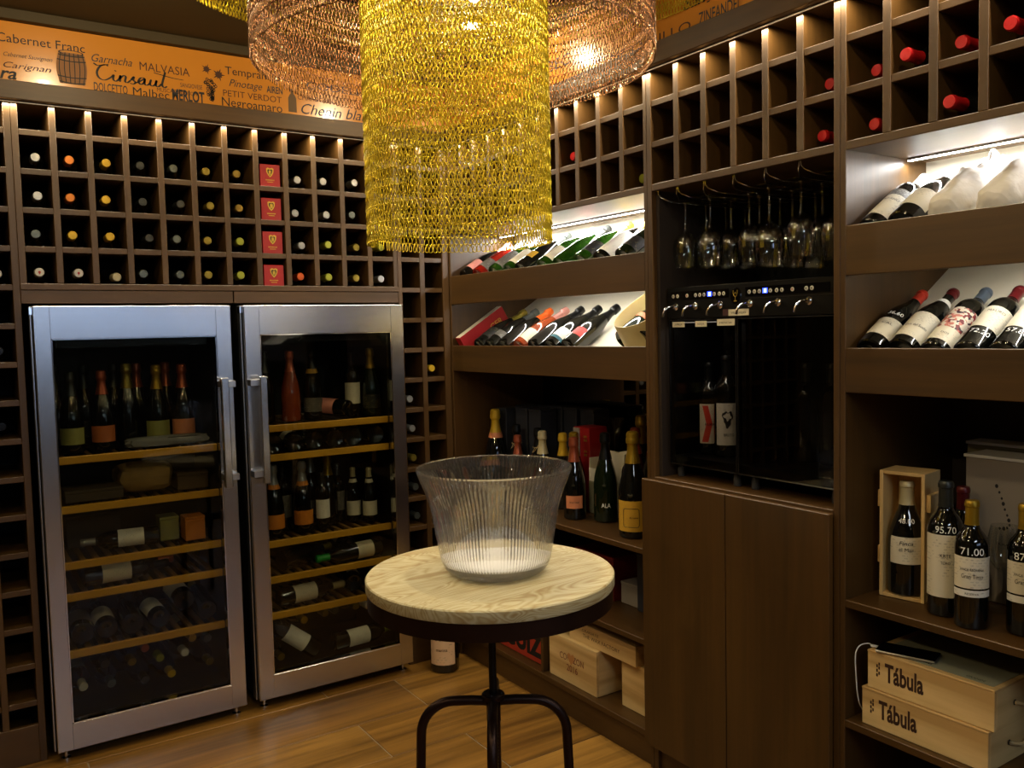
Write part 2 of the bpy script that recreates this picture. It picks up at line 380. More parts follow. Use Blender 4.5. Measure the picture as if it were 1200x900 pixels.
def bottle(kind, loc, R=None, s=1.0, glass=G_BLACK, cap=F_BLACK, capz=None, label=None, lz=None, ang=1.25, band=None, bz=None,
           text=None, textz=None, texth=0.014, ltext=None, desc='', cat='bottle', group=None, name='wine_bottle', seg=20, neck=None, lmat=INK):
    capz = capz or {'bordeaux': .243, 'burgundy': .245, 'champagne': .225}[kind]
    lz = lz or {'bordeaux': (.06, .16), 'burgundy': (.035, .115), 'champagne': (.035, .10)}[kind]
    t = thing(name, desc, cat, loc, group)
    if R is not None: t.rotation_euler = R.to_euler()
    t.scale = (s, s, s)
    key = (kind, glass.name, 'g', seg)
    if key not in BC: BC[key] = MB().lathe([p for p in PROF[kind]], seg).mesh('body', glass, True)
    link('body', BC[key], t)
    key = (kind, cap.name, capz, seg)
    if key not in BC:
        pr = [(prof_r(kind, capz)+.0006, capz)]+[(r+.0006, z+.0004) for r, z in PROF[kind] if z > capz and r > 0]+[(0, PROF[kind][-1][1]+.0006)]
        BC[key] = MB().lathe(pr, seg).mesh('capsule', cap, True)
    link('capsule', BC[key], t)
    if label:
        key = (kind, label.name, lz, ang)
        if key not in BC: BC[key] = patch(kind, lz[0], lz[1], ang).mesh('label', label, True)
        link('label', BC[key], t)
    if band:
        bz = bz or (.018, .03)
        key = (kind, band.name, bz, ang, 'b')
        if key not in BC: BC[key] = patch(kind, bz[0], bz[1], ang, .0006).mesh('label_band', band, True)
        link('label_band', BC[key], t)
    if neck:
        key = (kind, neck.name, 'n')
        z0 = {'bordeaux': .222, 'burgundy': .215, 'champagne': .213}[kind]
        if key not in BC: BC[key] = patch(kind, z0, z0+.02, PI*.999, .0016, 20).mesh('neck_label', neck, True)
        link('neck_label', BC[key], t)
    def wrapf(z, mat, st, h, nm, wid=None, shear=0.0, bold=0.0):
        rr = prof_r(kind, z)+.0011
        def fn(u, v):
            r2 = prof_r(kind, z+v)+.0011; a = u/rr
            return (r2*math.sin(a), -r2*math.cos(a), z+v)
        text_part(st, fn, mat, t, wid, h, shear, bold, nm, align='c', local=True)
    if text: wrapf(textz or .19, CHALK, text, texth, 'price_marking')
    if ltext:
        for (st, z, h, wd) in ltext: wrapf(z, lmat, st, h, 'lettering', wd, 0.2 if st[1:].islower() else 0.0)
    return t
def lean(theta=32, roll_=0.0):
    """axis climbs toward +X, label faces up"""
    th = math.radians(theta); d = Vector((math.cos(th), 0, math.sin(th))); n = Vector((-math.sin(th), 0, math.cos(th)))
    n = Matrix.Rotation(roll_, 3, d) @ n
    Y = -n; X = Y.cross(d)
    return Matrix((X, Y, d)).transposed()
def facing(dx, dy):
    """upright bottle whose label looks toward (dx,dy)"""
    a = math.atan2(dy, dx)+PI/2
    return Matrix.Rotation(a, 3, 'Z')
def lying(ax, nup):
    d = Vector(ax).normalized(); n = Vector(nup); n = (n-d*n.dot(d)).normalized(); Y = -n; X = Y.cross(d)
    return Matrix((X, Y, d)).transposed()
ORD = ['first', 'second', 'third', 'fourth', 'fifth', 'sixth', 'seventh', 'eighth', 'ninth', 'tenth', 'eleventh', 'twelfth']

# ================================================================== SETTING
XR, YB, ZC = 1.94, 3.43, 2.62
WALLP = pm('dark_olive_wall_paint', srgb(74, 62, 40), 0.85, var=0.05, vscale=3)
CEILP = pm('olive_ceiling_paint', srgb(84, 70, 36), 0.8, var=0.04, vscale=2)
GREYW = pm('grey_shop_wall', srgb(44, 38, 32), 0.85, var=0.05, vscale=3)
RX0, RX1, RY0 = -2.2, 4.4, -3.0
struct('wall_back', MB().box(RX0-.1, 2.75, 4.02, 4.12, 0, 2.8), WALLP)
struct('wall_right', MB().box(2.56, 2.66, 0.0, 4.12, 0, 2.8), WALLP)
struct('wall_left', MB().box(RX0-.1, RX0, RY0, 4.02, 0, 2.8), WALLP)
struct('wall_right_return', MB().box(2.66, RX1, 0.0, 0.1, 0, 2.8), GREYW)
struct('wall_right_far', MB().box(RX1, RX1+.1, RY0, 0.1, 0, 2.8), GREYW)
W1 = (2.6, 4.3, 1.02, 1.48); W2 = (-0.3, 4.3, 1.52, 2.32)      # front wall openings; the upper one is added to brighten the steel doors
fw_ = MB()
fw_.box(RX0-.1, W2[0], RY0-.1, RY0, 0, 2.8).box(W2[1], RX1+.1, RY0-.1, RY0, 0, 2.8)
fw_.box(W2[0], W2[1], RY0-.1, RY0, W2[3], 2.8).box(W2[0], W1[0], RY0-.1, RY0, 0, W2[2])
fw_.box(W1[0], W2[1], RY0-.1, RY0, 0, W1[2]).box(W1[0], W2[1], RY0-.1, RY0, W1[3], W2[2])
struct('wall_front', fw_, GREYW)
struct('ceiling', MB().box(RX0-.1, RX1+.1, RY0-.1, 4.12, ZC, ZC+.1), CEILP)
wn = thing('window_1', None, None, (2.6, RY0-.05, 1.02), kind='structure')
for x0 in (2.6, 3.55, 4.23): bx(wn, 'frame', BLACKM, x0, x0+.07, RY0-.09, RY0-.03, 1.02, 1.48)
bx(wn, 'pane', WGLASS, 2.67, 3.55, RY0-.07, RY0-.064, 1.02, 1.48); bx(wn, 'pane', WGLASS, 3.62, 4.23, RY0-.07, RY0-.064, 1.02, 1.48)

wn = thing('window_2', None, None, (W2[0], RY0-.05, W2[2]), kind='structure')  # unseen window added so its daylight whitens the steel door tops
for x0 in (W2[0], .8, 1.94, 3.1, W2[1]-.06): bx(wn, 'frame', BLACKM, x0, x0+.06, RY0-.09, RY0-.03, W2[2]+.05, W2[3]-.05)
for z0 in (W2[2], W2[3]-.05): bx(wn, 'frame', BLACKM, W2[0], W2[1], RY0-.09, RY0-.03, z0, z0+.05)
for a, b in ((W2[0]+.06, .8), (.86, 1.94), (2.0, 3.1), (3.16, W2[1]-.06)): bx(wn, 'pane', WGLASS, a, b, RY0-.07, RY0-.064, W2[2]+.05, W2[3]-.05)

# floor of staggered wood-look planks with pale joints
FLOORW = []
for i in range(3):
    c = [(srgb(86, 58, 20), srgb(148, 106, 44)), (srgb(76, 50, 17), srgb(138, 98, 40)), (srgb(94, 65, 25), srgb(156, 114, 50))][i]
    FLOORW.append(wood('floor_plank_wood_%s' % 'abc'[i], c[0], c[1], 'x', 0.36, 0.8, 1.7, rings=0, bump=.3))
fl = thing('floor', None, None, (0, 0, 0), kind='structure')
MB().box(RX0-.1, RX1+.1, RY0-.1, 4.12, -0.05, -0.003).build('grout_bed', pm('pale_grout', srgb(150, 140, 120), 0.9, var=0.1), fl)
PW, PL, G = 0.305, 1.20, 0.004
pmesh = {}
k = 0
y = 2.715-PW*19
row = 0
while y < 3.98:
    offx = {0: 1.256, 1: 1.556}[int(round((y-2.715)/PW)) % 2]
    x = offx-PL*4
    while x < RX1:
        x0, x1 = max(x, RX0), min(x+PL, RX1); y0, y1 = max(y, RY0), min(y+PW, 4.02)
        if x1-x0 > .05 and y1-y0 > .03:
            hide = (y0 > 3.75) or (x0 > 2.05 and y0 > .1)
            if not hide:
                o = MB().box(x0+G/2, x1-G/2, y0+G/2, y1-G/2, -0.012, 0.0, 0.0012).build('plank', FLOORW[(k*7+row) % 3], fl)
                o.data.transform(Matrix.Translation((k*3.7 % 5, 0, k*0.31))); o.location = (-(k*3.7 % 5), 0, -k*0.31)
        k += 1; x += PL
    y += PW; row += 1

# ================================================================== WINE RACKS
BT = 0.020      # board thickness
ZR = [2.228-0.1335*i for i in range(17)]
XD = [0.368, 0.484, 0.603, 0.722, 0.841, 0.961, 1.080, 1.200, 1.319, 1.440, 1.558]
def vboard(t, xc, z0, z1, w=.021, y0=YB, y1=4.0):
    bx(t, 'divider', W_Z, xc-w/2, xc+w/2, y0, y1, z0, z1, 0.0012)
def hboard(t, x0, x1, z, th=BT, y0=YB+.002, y1=4.0):
    bx(t, 'shelf', W_X, x0, x1, y0, y1, z-th, z, 0.0012)
# rack over the two fridges
t = thing('wine_rack', 'dark oak pigeonhole wine rack above the two steel wine fridges', 'wine rack', (0.95, YB, 1.63))
bx(t, 'side_panel', W_Z, .242, .263, YB, 4.0, 1.675, 2.318, .0012); bx(t, 'side_panel', W_Z, 1.667, 1.686, YB, 4.0, 1.675, 2.318, .0012)
for x in XD: vboard(t, x, 1.70, 2.318)
for i in range(4):
    xs = [.263]+XD+[1.667]
    for a, b in zip(xs[:-1], xs[1:]):
        hboard(t, a+(.0105 if a != .263 else 0), b-(.0105 if b != 1.667 else 0), ZR[i])
bx(t, 'bottom_rail', W_X, .242, 1.686, YB-.004, 4.0, 1.676, 1.698, .0015)
bx(t, 'back_panel', BLACKIN, .263, 1.667, 3.80, 3.815, 1.70, 2.318)
bx(t, 'fascia', W_X, .242, .968, YB, YB+.02, 1.628, 1.675, .0012); bx(t, 'fascia', W_X, .972, 1.686, YB, YB+.02, 1.628, 1.675, .0012)
# narrow two-column rack between fridge and corner
t = thing('wine_rack', 'narrow two-column pigeonhole rack between the right fridge and the corner', 'wine rack', (1.81, YB, 0))
bx(t, 'side_panel', W_Z, 1.687, 1.706, YB, 4.0, 0, 2.318, .0012); bx(t, 'side_panel', W_Z, 1.907, 1.938, YB-.006, 4.0, 0, 2.318, .0015)
vboard(t, 1.807, .13, 2.318, .024)
for i in range(16):
    hboard(t, 1.706, 1.795, ZR[i]); hboard(t, 1.819, 1.907, ZR[i])
bx(t, 'plinth', W_X, 1.706, 1.907, YB, YB+.02, 0, .135, .0012); bx(t, 'back_panel', BLACKIN, 1.706, 1.907, 3.80, 3.815, .13, 2.318)
# left rack
t = thing('wine_rack', 'tall pigeonhole rack at the left edge, left of the fridges', 'wine rack', (-.05, YB, 0))
bx(t, 'side_panel', W_Z, .219, .241, YB, 4.0, 0, 2.318, .0012)
xs = [.219-.0, .120, .012, -.096, -.204, -.312, -.42]
for x in xs[1:]: vboard(t, x, .137, 2.318, .021)
for i in range(16):
    for a, b in zip(xs[1:], [.2295]+xs[1:-1]): hboard(t, a+.0105, b-.0105, ZR[i])
bx(t, 'plinth', W_X, -.43, .219, YB, YB+.02, 0, .137, .0015); bx(t, 'back_panel', BLACKIN, -.43, .219, 3.80, 3.815, .13, 2.318)
bx(t, 'side_panel', W_Z, -.452, -.43, YB, 4.0, 0, 2.318, .0012)
# top boards
W_TOPB = wood('dark_oak_top_band_back', D1, D2, 'x', 0.5); W_TOPS = wood('dark_oak_top_band_side', D1, D2, 'y', 0.5)
struct('trim_1', MB().box(-.452, 1.905, YB-.035, 4.0, 2.319, 2.381, .002), W_TOPB)
struct('trim_2', MB().box(XR-.035, 2.5, .05, YB+.57, 2.319, 2.385, .002), W_TOPS)

LEDM = pm('led_strip_light', (1, .9, .7, 1), 0.5, emit=(1.0, 0.86, 0.62, 1), estr=0.15)
LEDC = pm('cool_led_strip_light', (1, 1, 1, 1), 0.5, emit=(0.95, 0.97, 1.0, 1), estr=26)
def led(name, label, x0, x1, y0, y1, z, mat, watts, col, group=None, chan=None):
    t = thing(name, label, 'LED strip', ((x0+x1)/2, (y0+y1)/2, z), group)
    MB().box(x0, x1, y0, y1, z-.001, z+.003).build('channel', chan or ALU, t)
    MB().box(x0+.001, x1-.001, y0+.001, y1-.001, z-.003, z-.001).build('diffuser', mat, t)
    add_light('AREA', 'led_strip_lamp', ((x0+x1)/2, (y0+y1)/2, z-.006), watts, col, (0, 0, 0), shape='RECTANGLE', size=x1-x0, size_y=y1-y0)
led('led_strip', 'warm LED strip under the top board of the back rack', -.43, 1.90, 3.418, 3.424, 2.3165, LEDM, 15.0, (1, .86, .62), None, W_TOPB)
led('led_strip', 'warm LED strip under the top board of the right wall', 1.927, 1.933, .1, 3.38, 2.3165, LEDM, 24.0, (1, .86, .62), None, W_TOPS)

# ================================================================== RIGHT WALL UNITS
def side_rack(t, y0, y1, divs):
    """cells from z 1.935 to 2.318 between y0 and y1 ; divs = centres"""
    for yc in divs: bx(t, 'divider', W_Z, XR, 2.40, yc-.011, yc+.011, 1.957, 2.318, .0012)
    ys = [y0]+sorted(divs)+[y1]
    for z in (2.222, 2.092):
        for a, b in zip(ys[:-1], ys[1:]):
            bx(t, 'shelf', W_Y, XR+.002, 2.40, a+(.011 if a != y0 else 0), b-(.011 if b != y1 else 0), z-.019, z, .0012)
    bx(t, 'bottom_rail', W_Y, XR, 2.46, y0, y1, 1.935, 1.957, .0015)
    bx(t, 'rack_back', BLACKIN, 2.30, 2.31, y0, y1, 1.957, 2.318)
SL = math.tan(math.radians(32))
def display(t, y0, y1, lip, bottom, xend):
    bx(t, 'front_panel', W_Y, XR, XR+.018, y0, y1, bottom, lip, .0015)
    # sloping board
    z0 = lip-.075; x0 = XR+.018
    v = []
    for y in (y0, y1):
        v += [(x0, y, z0), (xend, y, z0+(xend-x0)*SL), (xend, y, z0+(xend-x0)*SL-.02), (x0, y, z0-.02)]
    MB().add(v, [(0, 3, 2, 1), (4, 5, 6, 7), (0, 1, 5, 4), (3, 7, 6, 2), (0, 4, 7, 3), (1, 2, 6, 5)]).build('sloping_shelf', CREAM, t)
def bay(t, y0, y1, shelves):
    display(t, y0, y1, 1.745, 1.618, 2.30)
    bx(t, 'display_back', CREAM, 2.30, 2.31, y0, y1, 1.75, 1.935)
    display(t, y0, y1, 1.433, 1.318, 2.44)
    bx(t, 'display_back', CREAM, 2.44, 2.455, y0, y1, 1.45, 1.935)
    for z in shelves: bx(t, 'shelf', W_Y, XR, 2.44, y0, y1, z-.02, z, .0015)
# bay A : far bay next to the corner
t = thing('display_unit', 'dark oak display bay at the corner, with two lit sloping bottle shelves', 'wall unit', (2.2, 2.77, 0))
yA0, yA1 = 2.124, 3.41
bx(t, 'side_panel', W_Z, XR, 2.46, yA1, yA1+.018, 0, 2.318, .0015); bx(t, 'side_panel', W_Z, XR, 2.46, 2.108, 2.124, 0, 2.318, .0015)
side_rack(t, yA0, yA1, [2.232, 2.353, 2.473, 2.592, 2.712, 2.832, 2.952, 3.072, 3.192, 3.30])
bay(t, yA0, yA1, [.750, .437])
bx(t, 'shelf', W_Y, XR, 2.44, yA0, yA1, .10, .121, .0015)
bx(t, 'plinth', W_Y, XR+.012, XR+.03, yA0, yA1, 0, .10, .001)
MIRROR = pm('dark_mirror', srgb(120, 116, 108), 0.02, 1.0)
bx(t, 'mirror', MIRROR, 2.44, 2.446, yA0, yA1, .75, 1.40); bx(t, 'back_panel', W_DARK, 2.446, 2.456, yA0, yA1, 0, 1.45)
bx(t, 'divider', W_Z, XR+.01, 2.44, 2.762, 2.778, .121, .417, .001)
# bay C : near bay at right edge
t = thing('display_unit', 'dark oak display bay at the right edge, holding the wooden crates', 'wall unit', (2.2, .72, 0))
yC0, yC1 = .08, 1.370
bx(t, 'side_panel', W_Z, XR, 2.46, yC1, 1.386, 0, 2.318, .0015); bx(t, 'side_panel', W_Z, XR, 2.46, .06, .08, 0, 2.318, .0015)
side_rack(t, yC0, yC1, [1.258, 1.141, 1.026, .909, .792, .675, .558, .441, .324, .207])
bay(t, yC0, yC1, [.773, .450, .121])
bx(t, 'plinth', W_Y, XR+.012, XR+.03, yC0, yC1, 0, .10, .001); bx(t, 'back_panel', W_DARK, 2.446, 2.456, yC0, yC1, 0, 1.45)
# bay B : cabinet with dispenser niche
t = thing('bar_cabinet', 'dark oak cabinet with two plain doors below the wine dispenser niche', 'cabinet', (2.2, 1.77, 0))
yB0, yB1 = 1.406, 2.086
bx(t, 'side_panel', W_Z, XR, 2.46, yB1, 2.107, 0, 2.318, .0015); bx(t, 'side_panel', W_Z, XR, 2.46, 1.387, yB0, 0, 2.318, .0015)
bx(t, 'niche_lining', W_DARK, XR+.02, 2.44, 2.072, yB1, .997, 1.935); 
bx(t, 'niche_back', BLACKIN, 2.42, 2.44, yB0, 2.072, .997, 1.935); bx(t, 'niche_floor', W_Y, XR-.002, 2.42, yB0, yB1, .985, 1.005, .0015)
side_rack(t, yB0, yB1, [1.974, 1.859, 1.743, 1.626, 1.510])
bx(t, 'door', W_Z, XR-.02, XR-.002, 1.768, 2.131, .09, .996, .0018); bx(t, 'door', W_Z, XR-.02, XR-.002, 1.404, 1.765, .09, .996, .0018)
bx(t, 'plinth', W_Y, XR+.012, XR+.03, yB0, yB1, 0, .10, .001); bx(t, 'base', W_DARK, XR+.03, 2.44, yB0, yB1, .06, .985)
# LED strips in the display shelves
led('led_strip', 'bright white LED strip over the sloping champagne shelf by the corner', 2.194, 2.206, 2.14, 3.39, 1.930, LEDC, 9, (1, .98, .95))
led('led_strip', 'bright white LED strip over the wrapped bottles at the right edge', 2.194, 2.206, .10, 1.36, 1.930, LEDC, 9, (1, .98, .95))
led('led_strip', 'short hidden LED strip over the lower champagne shelf', 2.095, 2.105, 2.14, 3.05, 1.728, LEDC, 3.2, (1, .94, .84))
led('led_strip', 'short hidden LED strip over the lower shelf of priced bottles', 2.095, 2.105, .10, 1.05, 1.728, LEDC, 3.6, (1, .94, .84))

# ================================================================== BANNERS
ORANGE = pm('orange_printed_panel', srgb(196, 130, 48), 0.22, 0, 0.5, coat=0.3, var=0.05, vscale=4)
TRIMP = pm('dark_trim_paint', srgb(60, 49, 26), 0.7)
bt_ = thing('wall_banner', 'orange banner of wine grape names above the back rack', 'banner', (.9, 3.43, 2.38))
bx(bt_, 'panel', ORANGE, -1.4, XR, YB+.0, YB+.012, 2.381, 2.585)
bs_ = thing('wall_banner', 'orange banner of wine grape names above the right wall racks', 'banner', (XR, 1.7, 2.38))
bx(bs_, 'panel', ORANGE, XR, XR+.012, .08, 3.428, 2.386, 2.585)
struct('trim_3', MB().box(-1.4, 2.5, YB-.03, YB+.02, 2.586, 2.62, .001), TRIMP)
struct('trim_4', MB().box(XR-.03, XR+.02, .08, YB-.03, 2.586, 2.62, .001), TRIMP)
def bw(s, x0, z, x1, h, mat=INKB, shear=0.0, bold=0.0):
    text_part(s, lambda u, v: (x0+u, YB-.0006, z+v), mat, bt_, x1-x0, h, shear, bold)
for a in [("Cabernet Franc", .214, 2.515, .485, .030, INK), ("Garnacha", .505, 2.490, .640, .028, INKB, .35), ("MALVASIA", .665, 2.483, .842, .030, INKBR),
          ("Cabernet Sauvignon", .232, 2.468, .380, .014, INK, .35), ("Carignan", .230, 2.430, .375, .020, INKBR, .35), ("era", .19, 2.392, .268, .040, INK, .3, .02),
          ("SANGIOVESE", .806, 2.440, .886, .016, INKB), ("MUSCAT BOUSCHET", .722, 2.413, .885, .014, INKBR), ("DOLCETTO", .508, 2.388, .620, .030, INKB, 0, .01),
          ("Malbec", .638, 2.388, .765, .030, INK), ("MERLOT", .775, 2.390, .893, .040, INKB, 0, .03), ("Tempranillo", .975, 2.512, 1.190, .030, INK),
          ("Pinotage", .988, 2.468, 1.118, .028, INKB, .35), ("AIREN", 1.135, 2.463, 1.200, .026, INKB, 0, .02), ("PETIT VERDOT", .964, 2.428, 1.195, .024, INKBR),
          ("Negroamaro", .958, 2.390, 1.196, .034, INK), ("CHARDONNAY", 1.262, 2.452, 1.450, .018, INKBR), ("Chenin blanc", 1.275, 2.397, 1.60, .042, INKB, .35),
          ("GARNACHA", -.30, 2.50, .10, .035, INK), ("Verdejo", -.34, 2.42, .02, .045, INKB, .35), ("Syrah", 1.70, 2.50, 1.90, .04, INK), ("GODELLO", 1.30, 2.50, 1.60, .03, INKB)]:
    bw(*a)
# brush-script word drawn with strokes
def stroke(pts, r, M, mat=INK):
    """flat ribbon through smoothed points, r = half width list"""
    P = []
    n = len(pts)
    for i in range(n-1):
        p0, p1, p2, p3 = [Vector(pts[max(0, min(n-1, j))]) for j in (i-1, i, i+1, i+2)]
        for k in range(5):
            t = k/5; P.append(0.5*((2*p1)+(-p0+p2)*t+(2*p0-5*p1+4*p2-p3)*t*t+(-p0+3*p1-3*p2+p3)*t**3))
    P.append(Vector(pts[-1])); v = []; f = []
    for i, p in enumerate(P):
        d = (P[min(i+1, len(P)-1)]-P[max(i-1, 0)]); d = d.normalized() if d.length > 0 else Vector((1, 0)); nn = Vector((-d.y, d.x))
        w = r*(0.45+0.75*abs(d.y))*(0.5 if i in (0, len(P)-1) else 1)
        v += [M(*(p+nn*w)), M(*(p-nn*w))]
    for i in range(len(P)-1): f.append((2*i, 2*i+1, 2*i+3, 2*i+2))
    return v, f
def script_word(parent, strokes, M, r, mat=INK):
    mb = MB()
    for st in strokes:
        v, f = stroke([Vector(p) for p in st], r, M); mb.add(v, f)
    mb.build('lettering', mat, parent)
cin = [[(-.16, 1.12), (.02, .98), (.30, 1.06), (.52, 1.14)],
       [(.50, 1.02), (.36, 1.10), (.12, .92), (-.02, .52), (.06, .16), (.30, .04), (.58, .26), (.74, .50)],
       [(.74, .50), (.70, .18), (.82, .06), (.98, .28), (1.04, .52)], [(.80, .74), (.83, .80)],
       [(1.04, .52), (1.00, .06)], [(1.02, .30), (1.18, .52), (1.28, .44), (1.24, .14), (1.34, .06), (1.50, .26)],
       [(1.50, .26), (1.66, .54), (1.62, .30), (1.72, .16), (1.62, .02), (1.46, .06)], [(1.70, .10), (1.90, .24), (2.14, .50), (1.98, .52), (1.86, .26), (1.96, .06), (2.12, .22), (2.18, .50)],
       [(2.18, .50), (2.14, .14), (2.26, .06), (2.42, .26)], [(2.46, .50), (2.40, .16), (2.52, .05), (2.66, .24), (2.72, .50)], [(2.72, .50), (2.68, .12), (2.80, .06), (2.94, .28)],
       [(3.16, 1.16), (3.04, .60), (2.98, .20), (3.08, .05), (3.22, .16)], [(2.60, 1.0), (2.95, .92), (3.5, .80), (4.05, .76)]]
script_word(bt_, cin, lambda u, v: (.522+u*.0735, YB-.0006, 2.427+v*.052), .045)
# barrel, grapes, leaf and bottle drawings
def fpoly(pts, mat, name='drawing'): 
    n = len(pts); MB().add([(x, YB-.0007, z) for x, z in pts], [tuple(range(n))]).build(name, mat, bt_)
INKW = pm('barrel_print', srgb(128, 84, 40), 0.6)
bcx, bz0, bz1 = .440, 2.400, 2.508
side = lambda t: .040+.009*math.sin(t*PI)
L_ = [(bcx-side(t/8), bz0+(bz1-bz0)*t/8) for t in range(9)]; Rr = [(bcx+side(t/8), bz0+(bz1-bz0)*t/8) for t in range(9)]
fpoly(L_+Rr[::-1], INKW)
mb = MB()
for kx in (-.85, -.5, -.15, .2, .55, .9):
    v, f = stroke([Vector((bcx+kx*side(t/6)*.95, bz0+(bz1-bz0)*t/6)) for t in range(7)], .0012, lambda u, v: (u, YB-.0011, v)); mb.add(v, f)
for kz in (.06, .24, .76, .92):
    s_ = side(kz); v, f = stroke([Vector((bcx-s_+2*s_*q/6, bz0+(bz1-bz0)*kz-.004*math.sin(q/6*PI))) for q in range(7)], .0035, lambda u, v: (u, YB-.0013, v)); mb.add(v, f)
v, f = stroke([Vector((bcx+.038*math.cos(q*PI/6), bz1+.008*math.sin(q*PI/6))) for q in range(13)], .002, lambda u, v: (u, YB-.0011, v)); mb.add(v, f)
mb.build('drawing', INK, bt_)
mb = MB(); rnd = random.Random(3)
for i in range(34):
    q = i/34; cx_ = .918+rnd.uniform(-1, 1)*.024*(1-q*.75); cz_ = 2.482-q*.078
    n = 10; rr = .0062
    for k in range(n):
        a0, a1 = 2*PI*k/n, 2*PI*(k+1)/n
        mb.add([(cx_+rr*math.cos(a0), YB-.0008, cz_+rr*math.sin(a0)), (cx_+rr*math.cos(a1), YB-.0008, cz_+rr*math.sin(a1)), (cx_+rr*.55*math.cos(a1), YB-.0008, cz_+rr*.55*math.sin(a1)), (cx_+rr*.55*math.cos(a0), YB-.0008, cz_+rr*.55*math.sin(a0))], [(0, 1, 2, 3)])
mb.build('drawing', INK, bt_)
for (lx, lz, s) in ((.905, 2.520, .022), (.950, 2.505, .027)):
    pts = []
    for k in range(20):
        a = 2*PI*k/20; r = s*(.95 if k % 4 == 0 else (.42 if k % 2 else .62)); pts.append((lx+r*math.cos(a), lz+r*math.sin(a)))
    mb = MB(); mb.add([(lx, YB-.0007, lz)]+[(x, YB-.0007, z) for x, z in pts], [(0, 1+k, 1+(k+1) % 20) for k in range(20)]); mb.build('drawing', INKBR, bt_)
fpoly([(1.222, 2.398), (1.256, 2.398), (1.256, 2.452), (1.250, 2.466), (1.245, 2.470), (1.245, 2.490), (1.233, 2.490), (1.233, 2.470), (1.228, 2.466), (1.222, 2.452)], pm('bottle_print', srgb(92, 70, 44), .6))
fpoly([(.196, 2.44), (.212, 2.44), (.212, 2.50), (.208, 2.51), (.208, 2.535), (.200, 2.535), (.200, 2.51), (.196, 2.50)], INKW)
# right banner : the side wall reads from far (left) to near (right)
def bw2(s, y0, z, y1, h, mat=INK, shear=0.0, bold=0.0):
    text_part(s, lambda u, v: (XR-.0006, y0-u, z+v), mat, bs_, y0-y1, h, shear, bold)
for a in [("TEMPRANILLO", 2.36, 2.391, 1.905, .030, INKBR), ("ZINFANDEL", 1.872, 2.394, 1.708, .036, INKB, 0, .01), ("Sangiovese", 1.935, 2.456, 1.640, .036, INK, .3, .02),
          ("Verdejo", 3.2, 2.44, 2.9, .045, INK, .3), ("MALBEC", 2.8, 2.45, 2.5, .04, INKB), ("Merlot", 1.55, 2.44, 1.2, .045, INK, .3), ("GODELLO", 1.1, 2.44, .7, .04, INKB)]:
    bw2(*a)

# ================================================================== CEILING SPOTS
BULB = pm('lit_bulb', (1, .9, .7, 1), .5, emit=(1.0, .84, .56, 1), estr=60)
posn = {0: 'recessed ceiling spot in front of the left of the back rack', 1: 'recessed ceiling spot in front of the corner, seen through the gold chains', 2: 'recessed ceiling spot at the left, nearer the viewer', 3: 'recessed ceiling spot far left near the back wall', 4: 'recessed ceiling spot far left near the viewer', 5: 'recessed ceiling spot in front of the right bay'}
for i, (x, y) in enumerate(SPOTS):
    t = thing('ceiling_spot', posn[i], 'ceiling light', (x, y, ZC))
    MB().lathe([(.028, -.004), (.034, -.016), (.045, -.016), (.046, -.002), (.046, 0)], 24, (x, y, ZC)).build('trim_ring', ALU, t, True)
    MB().lathe([(0, -.010), (.028, -.010), (.028, -.004)], 20, (x, y, ZC)).build('lamp', BULB, t)
PANEL = pm('lit_ceiling_panel', (1, 1, 1, 1), .5, emit=(.86, .93, 1, 1), estr=6)  # glow of the added fill panels
for i, (x, y) in enumerate(((0.3, -1.5), (2.9, -1.5))):
    t = thing('ceiling_panel', ['cold white ceiling panel behind the photographer, left one', 'cold white ceiling panel behind the photographer, right one'][i], 'ceiling light', (x, y, ZC))
    bx(t, 'frame', WHITEP, x-.6, x+.6, y-.32, y+.32, ZC-.012, ZC-.001); bx(t, 'diffuser', PANEL, x-.57, x+.57, y-.29, y+.29, ZC-.015, ZC-.0125)

